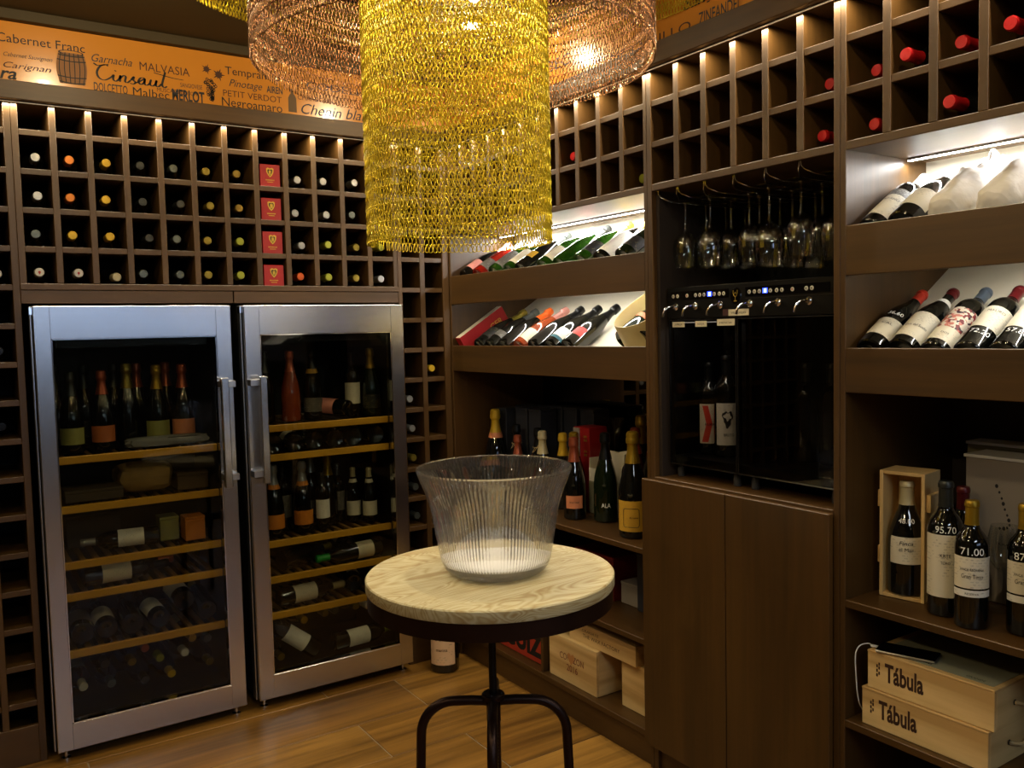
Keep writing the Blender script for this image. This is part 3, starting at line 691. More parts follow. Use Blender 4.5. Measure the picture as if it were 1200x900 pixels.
# ================================================================== CHAIN CHANDELIER
YCHAIN = pm('yellow_anodised_chain', srgb(198, 174, 34), 0.30, 0.8, 0.6)
CCHAIN = pm('copper_chain', srgb(172, 128, 92), 0.22, 0.95)
def chain_curtain(name, parent, mat, radius, z0, z1, seed, label, spacing=.0126, pitch=.0205, h=.0240, wire=.0014, skip=0.0):
    rs = np.random.RandomState(seed)
    n, m = 14, 4
    t = np.arange(n)*2*PI/n
    cx_ = .0049*np.sin(t)*(1.08-np.cos(t)); cz_ = .5*h*np.cos(t)          # narrow at the top, wide at the bottom
    P = np.stack([cx_, np.zeros(n), cz_], 1)
    T = np.roll(P, -1, 0)-np.roll(P, 1, 0); T /= np.linalg.norm(T, axis=1)[:, None]
    B = np.array([0, 1, 0.]); Nn = np.cross(T, B)
    ring = np.zeros((n, m, 3))
    for k in range(m):
        a = 2*PI*k/m+PI/4; ring[:, k] = P+wire*(math.cos(a)*Nn+math.sin(a)*B)
    base = ring.reshape(-1, 3)
    fb = []
    for i in range(n):
        for k in range(m):
            i2, k2 = (i+1) % n, (k+1) % m; fb.append((i*m+k, i2*m+k, i2*m+k2, i*m+k2))
    fb = np.array(fb)
    ns = int(2*PI*radius/spacing); nr = int((z1-z0)/pitch)
    ang = (np.arange(ns)+rs.uniform(-.10, .10, ns))*2*PI/ns
    A, Rw = np.meshgrid(ang, np.arange(nr), indexing='ij'); col = np.meshgrid(np.arange(ns), np.arange(nr), indexing='ij')[0]
    A = A.ravel(); Rw = Rw.ravel(); col = col.ravel()
    jz = rs.uniform(-.0012, .0012, ns)[col]
    zc = z0+h/2+Rw*pitch+jz
    tw = np.where(Rw % 2 == 0, .42, -.42)+rs.uniform(-.12, .12, len(A))
    A = A+rs.uniform(-.001, .001, len(A))/radius
    th = A+PI/2+tw
    c, s = np.cos(th), np.sin(th)
    tilt = rs.uniform(-.12, .12, len(A))
    bx_, by_, bz_ = base[:, 0], base[:, 1], base[:, 2]
    X0 = bx_[None]+bz_[None]*tilt[:, None]; Y0 = np.repeat(by_[None], len(A), 0); Z0 = np.repeat(bz_[None], len(A), 0)
    X = X0*c[:, None]-Y0*s[:, None]+(radius*np.cos(A))[:, None]+CH[0]
    Y = X0*s[:, None]+Y0*c[:, None]+(radius*np.sin(A))[:, None]+CH[1]
    Z = Z0+zc[:, None]
    V = np.stack([X, Y, Z], 2).reshape(-1, 3)-np.array(base_of(parent))
    F = (fb[None]+(np.arange(len(A))*len(base))[:, None, None]).reshape(-1, 4)
    me = bpy.data.meshes.new(name)
    me.vertices.add(len(V)); me.vertices.foreach_set('co', V.astype(np.float32).ravel())
    me.loops.add(F.size); me.loops.foreach_set('vertex_index', F.astype(np.int32).ravel())
    me.polygons.add(len(F)); me.polygons.foreach_set('loop_start', (np.arange(len(F))*4).astype(np.int32))
    me.polygons.foreach_set('use_smooth', np.ones(len(F), bool))
    me.update(calc_edges=True); me.materials.append(mat); me.validate()
    return link(name, me, parent, 'stuff', label)
ct = thing('chandelier', 'tiered round chandelier of hanging gold and copper chains above the table', 'chandelier', (CH[0], CH[1], ZC))
chain_curtain('chain_curtain', ct, YCHAIN, .234, 1.722, 2.56, 1, 'long yellow gold inner chain curtain')
chain_curtain('chain_curtain', ct, CCHAIN, .50, 2.168, 2.56, 2, 'copper middle chain curtain', pitch=.023, h=.0265)
chain_curtain('chain_curtain', ct, YCHAIN, .80, 2.455, 2.60, 3, 'short yellow outer chain curtain')
for r in (.234, .50, .80):
    path = [(CH[0]+r*math.cos(a*PI/40), CH[1]+r*math.sin(a*PI/40), 2.575+(.028 if r == .8 else 0)) for a in range(80)]
    MB().tube(path, .005, 8, True).build('hanging_ring', BLACKM, ct, True)
mb = MB().lathe([(0, -.02), (.30, -.02), (.30, 0), (0, 0)], 40, (CH[0], CH[1], ZC)); mb.build('ceiling_plate', CHROME, ct, True)
for k in range(4):
    a = k*PI/2+.3; c_, s_ = math.cos(a), math.sin(a)
    MB().tube([(CH[0]+.2*c_, CH[1]+.2*s_, 2.59), (CH[0]+.50*c_, CH[1]+.50*s_, 2.578), (CH[0]+.8*c_, CH[1]+.8*s_, 2.603)], .004, 6).build('support_arm', BLACKM, ct, True)
for k in range(3):
    a = k*2*PI/3+0.4; x, y = CH[0]+.09*math.cos(a), CH[1]+.09*math.sin(a)
    MB().tube([(x, y, 2.60), (x, y, 2.43)], .004, 6).build('lamp_cord', BLACKM, ct)
    MB().lathe([(0, 2.43), (.014, 2.43), (.014, 2.395), (0, 2.395)], 12, (x, y, 0)).build('lamp_socket', CHROME, ct)
    MB().lathe([(.009, 2.395), (.013, 2.386), (.016, 2.374), (.013, 2.362), (0, 2.356)], 14, (x, y, 0)).build('bulb', BULB, ct, True)

# ================================================================== TABLE + BOWL
TX, TY, TZ = 1.180, 1.906, .8635
TR = .327
def tabletop_wood():
    m, nt, b = newmat('limed_pine_table'); N = nt.nodes; L = nt.links
    tc = N.new('ShaderNodeTexCoord'); mp = N.new('ShaderNodeMapping'); mp.inputs['Rotation'].default_value = (0, 0, math.radians(-52)); mp.inputs['Scale'].default_value = (2.2, 30, 30)
    L.new(tc.outputs['Object'], mp.inputs[0])
    n = N.new('ShaderNodeTexNoise'); n.inputs['Scale'].default_value = 1; n.inputs['Detail'].default_value = 4; n.inputs['Distortion'].default_value = .8; L.new(mp.outputs[0], n.inputs[0])
    mp2 = N.new('ShaderNodeMapping'); mp2.inputs['Rotation'].default_value = (0, 0, math.radians(-52)); mp2.inputs['Scale'].default_value = (1.6, 6, 6); L.new(tc.outputs['Object'], mp2.inputs[0])
    n2 = N.new('ShaderNodeTexNoise'); n2.inputs['Scale'].default_value = 1.4; n2.inputs['Detail'].default_value = 2; n2.inputs['Distortion'].default_value = 1.2; L.new(mp2.outputs[0], n2.inputs[0])
    ml = N.new('ShaderNodeMath'); ml.operation = 'MULTIPLY'; ml.inputs[1].default_value = 40; L.new(n2.outputs['Fac'], ml.inputs[0])
    pp = N.new('ShaderNodeMath'); pp.operation = 'PINGPONG'; pp.inputs[1].default_value = 1; L.new(ml.outputs[0], pp.inputs[0])
    mx = N.new('ShaderNodeMix'); mx.data_type = 'FLOAT'; mx.inputs[0].default_value = .34; L.new(n.outputs['Fac'], mx.inputs[2]); L.new(pp.outputs[0], mx.inputs[3])
    cr = N.new('ShaderNodeValToRGB'); cr.color_ramp.elements[0].position = .22; cr.color_ramp.elements[0].color = srgb(148, 120, 70)
    cr.color_ramp.elements[1].position = .66; cr.color_ramp.elements[1].color = srgb(190, 180, 144)
    e = cr.color_ramp.elements.new(.46); e.color = srgb(174, 160, 118)
    L.new(mx.outputs[0], cr.inputs[0]); L.new(cr.outputs[0], b.inputs['Base Color']); b.inputs['Roughness'].default_value = .5
    bp = N.new('ShaderNodeBump'); bp.inputs['Strength'].default_value = .25; bp.inputs['Distance'].default_value = .002; L.new(mx.outputs[0], bp.inputs['Height']); L.new(bp.outputs[0], b.inputs['Normal'])
    return m
TWOOD = tabletop_wood()
tt = thing('bar_table', 'round pedestal table with pale grained wood top and dark metal frame', 'table', (TX, TY, 0))
MB().lathe([(0, TZ), (TR-.003, TZ), (TR, TZ-.003), (TR, TZ-.028), (TR-.002, TZ-.031), (0, TZ-.031)], 96, (TX, TY, 0)).build('tabletop', TWOOD, tt, True)
MB().lathe([(.10, TZ-.0312), (TR-.004, TZ-.0315), (TR-.004, TZ-.075), (TR-.010, TZ-.075), (TR-.010, TZ-.037), (.10, TZ-.037)], 96, (TX, TY, 0)).build('rim_band', BRONZE, tt, True)
mb = MB()
for k in range(4):
    a = k*PI/2; mb.box(-.012, .012, .0, TR-.012, TZ-.052, TZ-.038, .001, Matrix.Translation((TX, TY, 0)) @ Matrix.Rotation(a+.5, 4, 'Z'))
mb.build('cross_brace', BRONZE, tt)
HZ = .528
MB().lathe([(0, HZ-.42), (.0105, HZ-.42), (.0105, TZ-.04), (0, TZ-.04)], 20, (TX, TY, 0)).build('screw_post', BLACKM, tt, True)
# thread turns of the height screw
MB().tube([(TX+.0105*math.cos(i*.6), TY+.0105*math.sin(i*.6), HZ-.40+i*.0009) for i in range(360)], .0014, 5).build('screw_thread', BLACKM, tt, True)
MB().lathe([(.011, HZ-.07), (.019, HZ-.07), (.019, HZ-.012), (.031, HZ-.010), (.031, HZ+.002), (.027, HZ+.006), (.011, HZ+.006)], 28, (TX, TY, 0)).build('hub', BRONZE, tt, True)
mb = MB()
for k in range(4):
    a = k*PI/2+.8; mb.lathe([(0, .009), (.003, .008), (.004, .006)], 8, (TX+.023*math.cos(a), TY+.023*math.sin(a), HZ))
mb.build('hub_screws', BLACKM, tt)
for k in range(4):
    a = -yaw+k*PI/2; c_, s_ = math.cos(a), math.sin(a)
    path = [(.018, HZ-.016), (.06, HZ-.014), (.105, HZ-.015)]
    for q in range(1, 10):
        b_ = q*PI/18; path.append((.105+.09*math.sin(b_), HZ-.015-.09*(1-math.cos(b_))))
    path += [(.198, .35), (.203, .2), (.208, .02)]
    MB().tube([(TX+r*c_, TY+r*s_, z) for r, z in path], .0132, 14).build('leg', BRONZE, tt, True)
    MB().lathe([(0, 0), (.017, 0), (.017, .012), (.012, .024), (0, .024)], 16, (TX+.208*c_, TY+.208*s_, 0)).build('foot', RUBBER, tt, True)

BX, BY = 1.190, 1.891
def bowl_glass():
    m = bpy.data.materials.new('ribbed_clear_glass'); m.use_nodes = True; nt = m.node_tree; b = nt.nodes['Principled BSDF']
    b.inputs['Base Color'].default_value = (.97, .97, .97, 1); b.inputs['Roughness'].default_value = .03; b.inputs['Transmission Weight'].default_value = 1; b.inputs['IOR'].default_value = 1.40
    out = nt.nodes['Material Output']; mx = nt.nodes.new('ShaderNodeMixShader'); tr = nt.nodes.new('ShaderNodeBsdfTransparent'); mx.inputs[0].default_value = .30
    df = nt.nodes.new('ShaderNodeBsdfTranslucent'); df.inputs[0].default_value = (.95, .95, .97, 1)
    d2 = nt.nodes.new('ShaderNodeBsdfDiffuse'); d2.inputs[0].default_value = (.9, .9, .92, 1)
    m2 = nt.nodes.new('ShaderNodeMixShader'); m2.inputs[0].default_value = .5; nt.links.new(df.outputs[0], m2.inputs[1]); nt.links.new(d2.outputs[0], m2.inputs[2])
    m3_ = nt.nodes.new('ShaderNodeMixShader'); m3_.inputs[0].default_value = .012
    nt.links.new(b.outputs[0], mx.inputs[1]); nt.links.new(tr.outputs[0], mx.inputs[2])
    nt.links.new(mx.outputs[0], m3_.inputs[1]); nt.links.new(m2.outputs[0], m3_.inputs[2]); nt.links.new(m3_.outputs[0], out.inputs[0])
    return m
BG = bowl_glass()
wb = thing('glass_bowl', 'large ribbed clear glass ice bowl with flared rim on the round table', 'bowl', (BX, BY, TZ+.001))
outer = [(0, 0), (.100, 0), (.118, .003), (.131, .010), (.141, .022), (.148, .040), (.154, .070), (.160, .105), (.166, .140), (.171, .165), (.178, .190), (.188, .215), (.199, .240), (.2055, .258), (.208, .264)]
inner = [(.206, .268), (.2020, .267), (.1985, .256), (.190, .238), (.180, .215), (.170, .190), (.163, .165), (.158, .140), (.152, .105), (.146, .070), (.139, .044), (.130, .030), (.115, .022), (.095, .019), (0, .018)]
outer = [(r*.984, z*1.044) for r, z in outer]; inner = [(r*.984, z*1.044) for r, z in inner]
NR = 110
def ribbed():
    mb = MB(); n = NR*4; v = []; f = []
    prof = [(r, z, 0) for r, z in outer]+[(r, z, 1 if (.033 < z < .273) else 0) for r, z in inner]
    for r, z, k in prof:
        for i in range(n):
            a = 2*PI*i/n; rr = r-(k*.0026*(1-math.cos(2*PI*i/4))/2)
            v.append((BX+rr*math.cos(a), BY+rr*math.sin(a), TZ+.001+z))
    for k in range(len(prof)-1):
        for i in range(n):
            j = (i+1) % n; f.append((k*n+i, k*n+j, (k+1)*n+j, (k+1)*n+i))
    return mb.add(v, f)
ribbed().build('body', BG, wb, True)
fb_ = bpy.data.materials.new('bowl_base_glass'); fb_.use_nodes = True; b_ = fb_.node_tree.nodes['Principled BSDF']  # white disc stands in for downlight caught in the thick base
b_.inputs['Base Color'].default_value = (.95, .95, .96, 1); b_.inputs['Roughness'].default_value = .25; b_.inputs['Transmission Weight'].default_value = .2
MB().lathe([(0, .0195), (.088, .0195), (.108, .0225), (.122, .030), (.124, .031), (.1225, .0325), (.107, .0245), (.087, .0212), (0, .0212)], 110, (BX, BY, TZ+.0017)).build('base_disc', fb_, wb, True)

# ================================================================== WINE FRIDGES
PANEL_D = pm('fridge_interior', srgb(34, 32, 30), .55, var=.1)
def fridge(desc, x0, x1, shelves, gx0, gx1, hinge_left, hx0, hx1):
    z0, z1 = .045, 1.617
    t = thing('wine_fridge', desc, 'wine fridge', ((x0+x1)/2, 3.6, 0))
    w = .03
    mb = MB().box(x0, x0+w, 3.41, 3.95, z0, z1).box(x1-w, x1, 3.41, 3.95, z0, z1).box(x0+w, x1-w, 3.41, 3.95, z1-w, z1).box(x0+w, x1-w, 3.41, 3.95, z0, z0+.05).box(x0+w, x1-w, 3.90, 3.95, z0+.05, z1-w)
    mb.build('casing', PANEL_D, t)
    # door frame of four steel members mitred into one frame
    gz0, gz1 = .140, 1.502
    mb = MB().box(x0, gx0, 3.35, 3.405, z0, z1, .002).box(gx1, x1, 3.35, 3.405, z0, z1, .002).box(gx0-.002, gx1+.002, 3.3503, 3.405, gz1, z1, .0015).box(gx0-.002, gx1+.002, 3.3503, 3.405, z0, gz0, .0015)
    mb.build('door_frame', STEEL, t)
    mb = MB(); e = .003
    mb.box(gx0, gx0+e, 3.351, 3.375, gz0, gz1).box(gx1-e, gx1, 3.351, 3.375, gz0, gz1).box(gx0, gx1, 3.351, 3.375, gz0, gz0+e).box(gx0, gx1, 3.351, 3.375, gz1-e, gz1)
    mb.build('glass_bead', CHROME, t)
    bx(t, 'glass_pane', PANE, gx0+e, gx1-e, 3.362, 3.366, gz0+e, gz1-e)
    h = bx(t, 'handle', STEEL, hx0+.004, hx1-.004, 3.282, 3.306, .925, 1.343, .003)
    for zz in (1.318, .962):
        ex = (-.034, 0) if hinge_left else (0, .034)
        o = MB().box(hx0+.007+ex[0], hx1-.007+ex[1], 3.303, 3.352, zz-.012, zz+.012, .001).build('handle_bracket', ALU, h)
    bx(t, 'side_strip', ALU, x0-.008, x0-.003, 3.375, 3.41, z0, z1, .001)
    bx(t, 'hinge', CHROME, x0-.010, x0+.004, 3.37, 3.40, z1-.03, z1-.004, .001)
    for xx in (x0+.03, x1-.03):
        MB().lathe([(0, 0), (.016, 0), (.016, .006), (.006, .010), (.006, .045), (0, .045)], 14, (xx, 3.40, 0)).build('foot', CHROME, t, True)
    bx(t, 'grille', BLACKP, x0+.07, x1-.07, 3.44, 3.46, .01, .044)
    for z in shelves:
        s = bx(t, 'wooden_shelf', SHELFW, gx0+.004, gx1-.002, 3.40, 3.418, z-.027, z, .0015)
        n = 12
        for k in range(n):
            xx = gx0+.03+(gx1-gx0-.06)*k/(n-1)
            MB().box(xx-.009, xx+.009, 3.418, 3.86, z-.022, z-.010, .001).build('slat', SLATW, s)
        MB().box(gx0+.004, gx1-.002, 3.86, 3.875, z-.027, z-.004, .001).build('slat', SLATW, s)
    bx(t, 'control_strip', BLACKP, gx0+.02, gx1-.02, 3.415, 3.43, 1.47, 1.50)
    return t
fridge('left stainless steel wine fridge with tall glass door', .268, .933, [1.084, .907, .705, .590, .383], .320, .876, False, .866, .902)
fridge('right stainless steel wine fridge with tall glass door', .984, 1.665, [1.137, 1.018, .667, .520, .372], 1.044, 1.606, True, 1.012, 1.048)
# bottles within the fridges
def standing(x, y, z, kind, glass, cap, label, desc, s=1.0, ang=1.3, lz=None, neck=None, group='bottles inside the wine fridges', fx=-.2):
    return bottle(kind, (x, y, z), facing(fx, -1), s, glass, cap, None, label, lz, ang, neck=neck, desc=desc, group=group, seg=16)
LF, RF = 'left', 'right'
zt = 1.084
standing(.388, 3.52, zt, 'champagne', G_BLACK, F_DARK, P_GREEN, 'dark champagne bottle with olive label, leftmost on the top shelf of the left fridge', .93)
standing(.494, 3.53, zt, 'champagne', G_BLACK, F_COPPER, P_BRICK, 'champagne bottle with copper foil and copper label on the left fridge top shelf', .93)
standing(.590, 3.58, zt, 'champagne', G_BLACK, F_OLIVE, None, 'unlabelled dark champagne bottle with olive foil on the left fridge top shelf', 1.0)
standing(.690, 3.54, zt, 'champagne', G_BLACK, F_GOLD, P_GREEN, 'champagne bottle with gold foil and olive label on the left fridge top shelf', .97)
standing(.785, 3.54, zt, 'champagne', G_BLACK, F_COPPER, P_SALMON, 'champagne bottle with copper foil and salmon label on the left fridge top shelf', .97)
standing(.745, 3.64, zt, 'champagne', G_BLACK, F_COPPER, None, 'copper-foiled champagne bottle in the second rank of the left fridge top shelf', .99)
standing(.640, 3.66, zt, 'champagne', G_BLACK, F_COPPER, None, 'copper-foiled bottle behind the gold-foiled one on the left fridge top shelf', .99)
for i, x in enumerate((.36, .46, .57)):
    standing(x, 3.75, zt, 'champagne', G_BLACK, F_DARK, P_BLACK, 'dark champagne bottle at the back of the left fridge top shelf, %s from the left' % ORD[i], .99)
# wrapped / pale packs on the top and second shelves of the left fridge
PLASTIC = pm('crumpled_clear_wrap', srgb(120, 122, 124), .25, 0, .6, bump=1.0, bscale=60)
KRAFT = pm('kraft_paper', srgb(148, 118, 62), .7, bump=.6, bscale=40, var=.2)
def blob(name, label, cat, mat, c, r, seed, group=None):
    t = thing(name, label, cat, (c[0], c[1], c[2]-r[2]), group)
    rs = random.Random(seed); mb = MB(); n, m = 20, 10; v = []; 
    for j in range(m+1):
        for i in range(n):
            th = PI*j/m; ph = 2*PI*i/n; k = 1+rs.uniform(-.12, .12)
            q = lambda q_: math.copysign(abs(q_)**.55, q_)
            v.append((c[0]+r[0]*k*q(math.sin(th))*q(math.cos(ph)), c[1]+r[1]*k*q(math.sin(th))*q(math.sin(ph)), c[2]+r[2]*(q(math.cos(th)) if j not in (0, m) else q(math.cos(th)))))
    f = [(j*n+i, j*n+(i+1) % n, (j+1)*n+(i+1) % n, (j+1)*n+i) for j in range(m) for i in range(n)]
    mb.add(v, f); mb.build('wrapping', mat, t, True)
    return t
blob('wrapped_parcel', 'grey plastic-wrapped parcel lying before the bottles on the left fridge top shelf', 'parcel', PLASTIC, (.700, 3.46, 1.108), (.155, .035, .020), 4)
t = blob('wrapped_parcel', 'kraft paper parcel on the second shelf of the left fridge', 'parcel', KRAFT, (.63, 3.55, .968), (.10, .08, .055), 5)
def carton(name, label, cat, mat, x0, x1, y0, y1, z0, z1, group=None, lid=True):
    t = thing(name, label, cat, ((x0+x1)/2, (y0+y1)/2, z0), group)
    bx(t, 'body', mat, x0, x1, y0, y1, z0, z1-.012 if lid else z1, .002)
    if lid: bx(t, 'lid', mat, x0-.001, x1+.001, y0-.001, y1+.001, z1-.012, z1, .002)
    return t
carton('gift_box', 'low dark carton at the left of the left fridge second shelf', 'box', pm('dark_carton', srgb(62, 52, 40), .6), .345, .54, 3.45, 3.60, .909, .952)
carton('gift_box', 'small brown carton at the right of the left fridge second shelf', 'box', pm('brown_carton', srgb(86, 66, 40), .6), .735, .85, 3.46, 3.60, .909, .975)
# third shelf: lying bottle, packets
def lyingb(x, y, z, ax, up_, kind, glass, cap, label, desc, lz=None, s=1.0, neck=None):
    return bottle(kind, (x, y, z), lying(ax, up_), s, glass, cap, None, label, lz, 1.3, neck=neck, desc=desc, group='bottles inside the wine fridges', seg=16)
lyingb(.66, 3.47, .748, (-1, .12, 0), (0, -1, .4), 'bordeaux', G_BLACK, F_SILVER, P_WHITE, 'bottle lying across the third shelf of the left fridge, white label', s=.9)
carton('gift_box', 'amber gift carton standing on the third shelf of the left fridge', 'box', P_ORANGE, .755, .83, 3.46, 3.54, .707, .80)
carton('gift_box', 'olive gift carton standing beside the amber one, left fridge third shelf', 'box', P_GREEN, .675, .745, 3.52, 3.60, .707, .80)
carton('gift_box', 'dark square carton on the third shelf of the left fridge', 'box', pm('dark_carton_b', srgb(54, 48, 40), .6), .36, .55, 3.62, 3.75, .707, .83)
lyingb(.39, 3.46, .632, (1, .06, 0), (0, -1, .3), 'bordeaux', G_BLACK, F_BLACK, P_CREAM, 'bottle with white labels lying across the fourth shelf of the left fridge')
lyingb(.42, 3.55, .632, (1, -.04, 0), (0, -1, .3), 'bordeaux', G_BLACK, F_COPPER, None, 'dark bottle lying behind the white-labelled one, left fridge fourth shelf')
# fifth shelf: bottles lying with their bases out, labels up
b5 = [(.375, 'P_GREY', 'grey label, leftmost'), (.46, 'P_CREAM', 'narrow cream label, second from the left'), (.545, None, 'no label, third from the left'), (.645, 'P_WHITE', 'wide white label, fourth from the left'), (.735, 'P_WHITE', 'white label, fifth from the left'), (.82, None, 'no label, rightmost')]
for i, (x, lab, d) in enumerate(b5):
    dz = .055 if i == 4 else 0
    lyingb(x, 3.44, .428+dz, ((.03, -.02, .02, -.10, -.08, .03)[i], 1, .10), (-.2, -.6, 1), 'bordeaux' if i % 2 else 'burgundy', G_BLACK, F_GREEN if i == 5 else F_DARK, globals()[lab] if lab else None, 'bottle lying base-out on the left fridge fifth shelf, %s' % d, lz=(.04, .14))
# bottom bins : caps pointing to the viewer
def bin_bottles(pts, where, x0):
    for i, (x, z, cap, cn) in enumerate(pts):
        bottle('bordeaux', (x-.02, 3.78, z), lying((.03, -1, 0), (0, 0, 1)), 1.0, G_BLACK, cap, None, P_CREAM if i % 3 == 0 else None, None, 1.2, desc='%s-capped bottle, %s from the left in the bottom pile of the %s fridge' % (cn, ORD[i], where), group='bottles piled at the bottom of the fridges', seg=14)
bin_bottles([(.385, .215, F_WHITE, 'pale'), (.462, .285, F_DARK, 'dark'), (.480, .205, F_BLUE, 'teal-grey'), (.555, .270, F_OLIVE, 'olive'), (.598, .190, F_DARK, 'dark'), (.603, .312, F_COPPER, 'copper'), (.655, .262, F_GREEN, 'green-gold'), (.695, .190, F_YELLOW, 'yellow'), (.748, .262, F_WHITE, 'white'), (.778, .314, F_YELLOW, 'yellow'), (.835, .300, F_GREY, 'grey'), (.840, .205, F_OLIVE, 'olive')], LF, 0)
# right fridge top shelf
zt = 1.137
for (x, y, kind, g, c, l, d, nk) in [(1.115, 3.55, 'champagne', G_BLACK, F_DARK, None, 'dark bottle by the handle on the right fridge top shelf', None),
        (1.215, 3.52, 'champagne', G_WINE, F_COPPER, None, 'rosé bottle with copper foil on the right fridge top shelf', None),
        (1.322, 3.55, 'champagne', G_BLACK, F_BLACK, P_GREY, 'dark champagne bottle with yellow neck seal on the right fridge top shelf', P_GOLD),
        (1.500, 3.54, 'bordeaux', G_BLACK, F_BLACK, P_CREAM, 'dark bottle with tall cream label on the right fridge top shelf', None),
        (1.580, 3.52, 'champagne', G_GREEN, F_GOLD, P_BLACK, 'green champagne bottle with gold foil, rightmost on the right fridge top shelf', None)]:
    standing(x, y, zt, kind, g, c, l, d, .92, neck=nk)
lyingb(1.44, 3.44, zt+.042, (-.55, 1, .05), (-.8, -.4, .6), 'bordeaux', G_BLACK, F_BLACK, P_PINK, 'bottle lying base-out on the right fridge top shelf, pink label')
for i, x in enumerate((1.10, 1.19, 1.275, 1.365, 1.45, 1.555)):
    lyingb(x, 3.425, 1.018+.041, (.06, 1, 0), (0, 0, 1), 'burgundy', G_BLACK, F_BLACK, P_CREAM if i in (1,) else None, 'bottle lying base-out on the second shelf of the right fridge, %s from the left' % ORD[i], lz=(.02, .09))
zt = .667
for (x, y, kind, g, c, l, d, nk, s) in [(1.120, 3.50, 'champagne', G_BLACK, F_SILVER, P_ORANGE, 'champagne bottle with orange label and silver foil by the handle, right fridge middle shelf', P_ORANGE, .92),
        (1.185, 3.58, 'bordeaux', G_BLACK, F_BLACK, P_GREY, 'slim dark bottle with grey label between the orange-labelled ones, right fridge', None, .95),
        (1.247, 3.51, 'champagne', G_BLACK, F_SILVER, P_ORANGE, 'champagne bottle with wide orange label in the middle of the right fridge middle shelf', P_ORANGE, .92),
        (1.330, 3.50, 'bordeaux', G_BLACK, F_DARK, P_WHITE, 'bottle with white label and green motif on the right fridge middle shelf', None, .80),
        (1.388, 3.58, 'champagne', G_BLACK, F_GOLD, None, 'dark bottle with gold foil on the right fridge middle shelf', None, .95),
        (1.345, 3.68, 'champagne', G_BLACK, F_SILVER, P_GREY, 'silver-foiled bottle at the back of the right fridge middle shelf', None, .98),
        (1.440, 3.60, 'bordeaux', G_BLACK, F_GREY, P_GREY, 'slim dark bottle beside the cream-labelled pair, right fridge', None, .85),
        (1.497, 3.56, 'burgundy', G_BLACK, F_CREAM, P_CREAM, 'left bottle of the cream-labelled pair on the right fridge middle shelf', P_CREAM, .80),
        (1.552, 3.51, 'burgundy', G_BLACK, F_CREAM, P_CREAM, 'right bottle of the cream-labelled pair on the right fridge middle shelf', P_CREAM, .80)]:
    standing(x, y, zt, kind, g, c, l, d, s, neck=nk)
lyingb(1.57, 3.455, .561, (-1, -.05, -.03), (0, -1, .25), 'bordeaux', G_BLACK, pm('green_foil', srgb(20, 150, 50), .35), P_CREAM, 'bottle with green capsule and cream label lying in the right fridge', lz=(.045, .12))
lyingb(1.13, 3.47, .561, (1, .5, 0), (0, -1, .6), 'burgundy', G_BLACK, F_OLIVE, None, 'dark bottle lying at the left of the right fridge fourth shelf')
lyingb(1.45, 3.53, .561, (.1, 1, 0), (0, -.4, 1), 'bordeaux', G_BLACK, F_OLIVE, P_CREAM, 'bottle lying base-out behind the green-capsuled one in the right fridge')
lyingb(1.11, 3.46, .413, (1, .1, 0), (0, -1, .3), 'bordeaux', G_BLACK, F_CREAM, P_CREAM, 'bottle with cream label and capsule lying on the right fridge fifth shelf')
lyingb(1.45, 3.47, .413, (.25, 1, 0), (0, -1, .3), 'bordeaux', G_BLACK, F_BLACK, P_CREAM, 'dark bottle lying at the right of the right fridge fifth shelf')
bin_bottles([(1.125, .285, F_DARK, 'dark'), (1.130, .155, F_GOLD, 'gold'), (1.235, .290, F_YELLOW, 'yellow'), (1.328, .300, F_OLIVE, 'olive'), (1.375, .303, F_GREY, 'grey'), (1.470, .303, F_OLIVE, 'olive-gold'), (1.525, .295, F_WHITE, 'white')], RF, 0)
lyingb(1.26, 3.44, .165, (-.75, .2, .6), (-.3, -1, .3), 'bordeaux', G_BLACK, F_BLACK, P_WHITE, 'bottle slanting with white label at the bottom of the right fridge')
lyingb(1.33, 3.43, .185, (1, .1, 0), (0, -1, .3), 'bordeaux', G_BLACK, F_GREEN, P_WHITE, 'bottle with white and green label lying at the bottom of the right fridge')

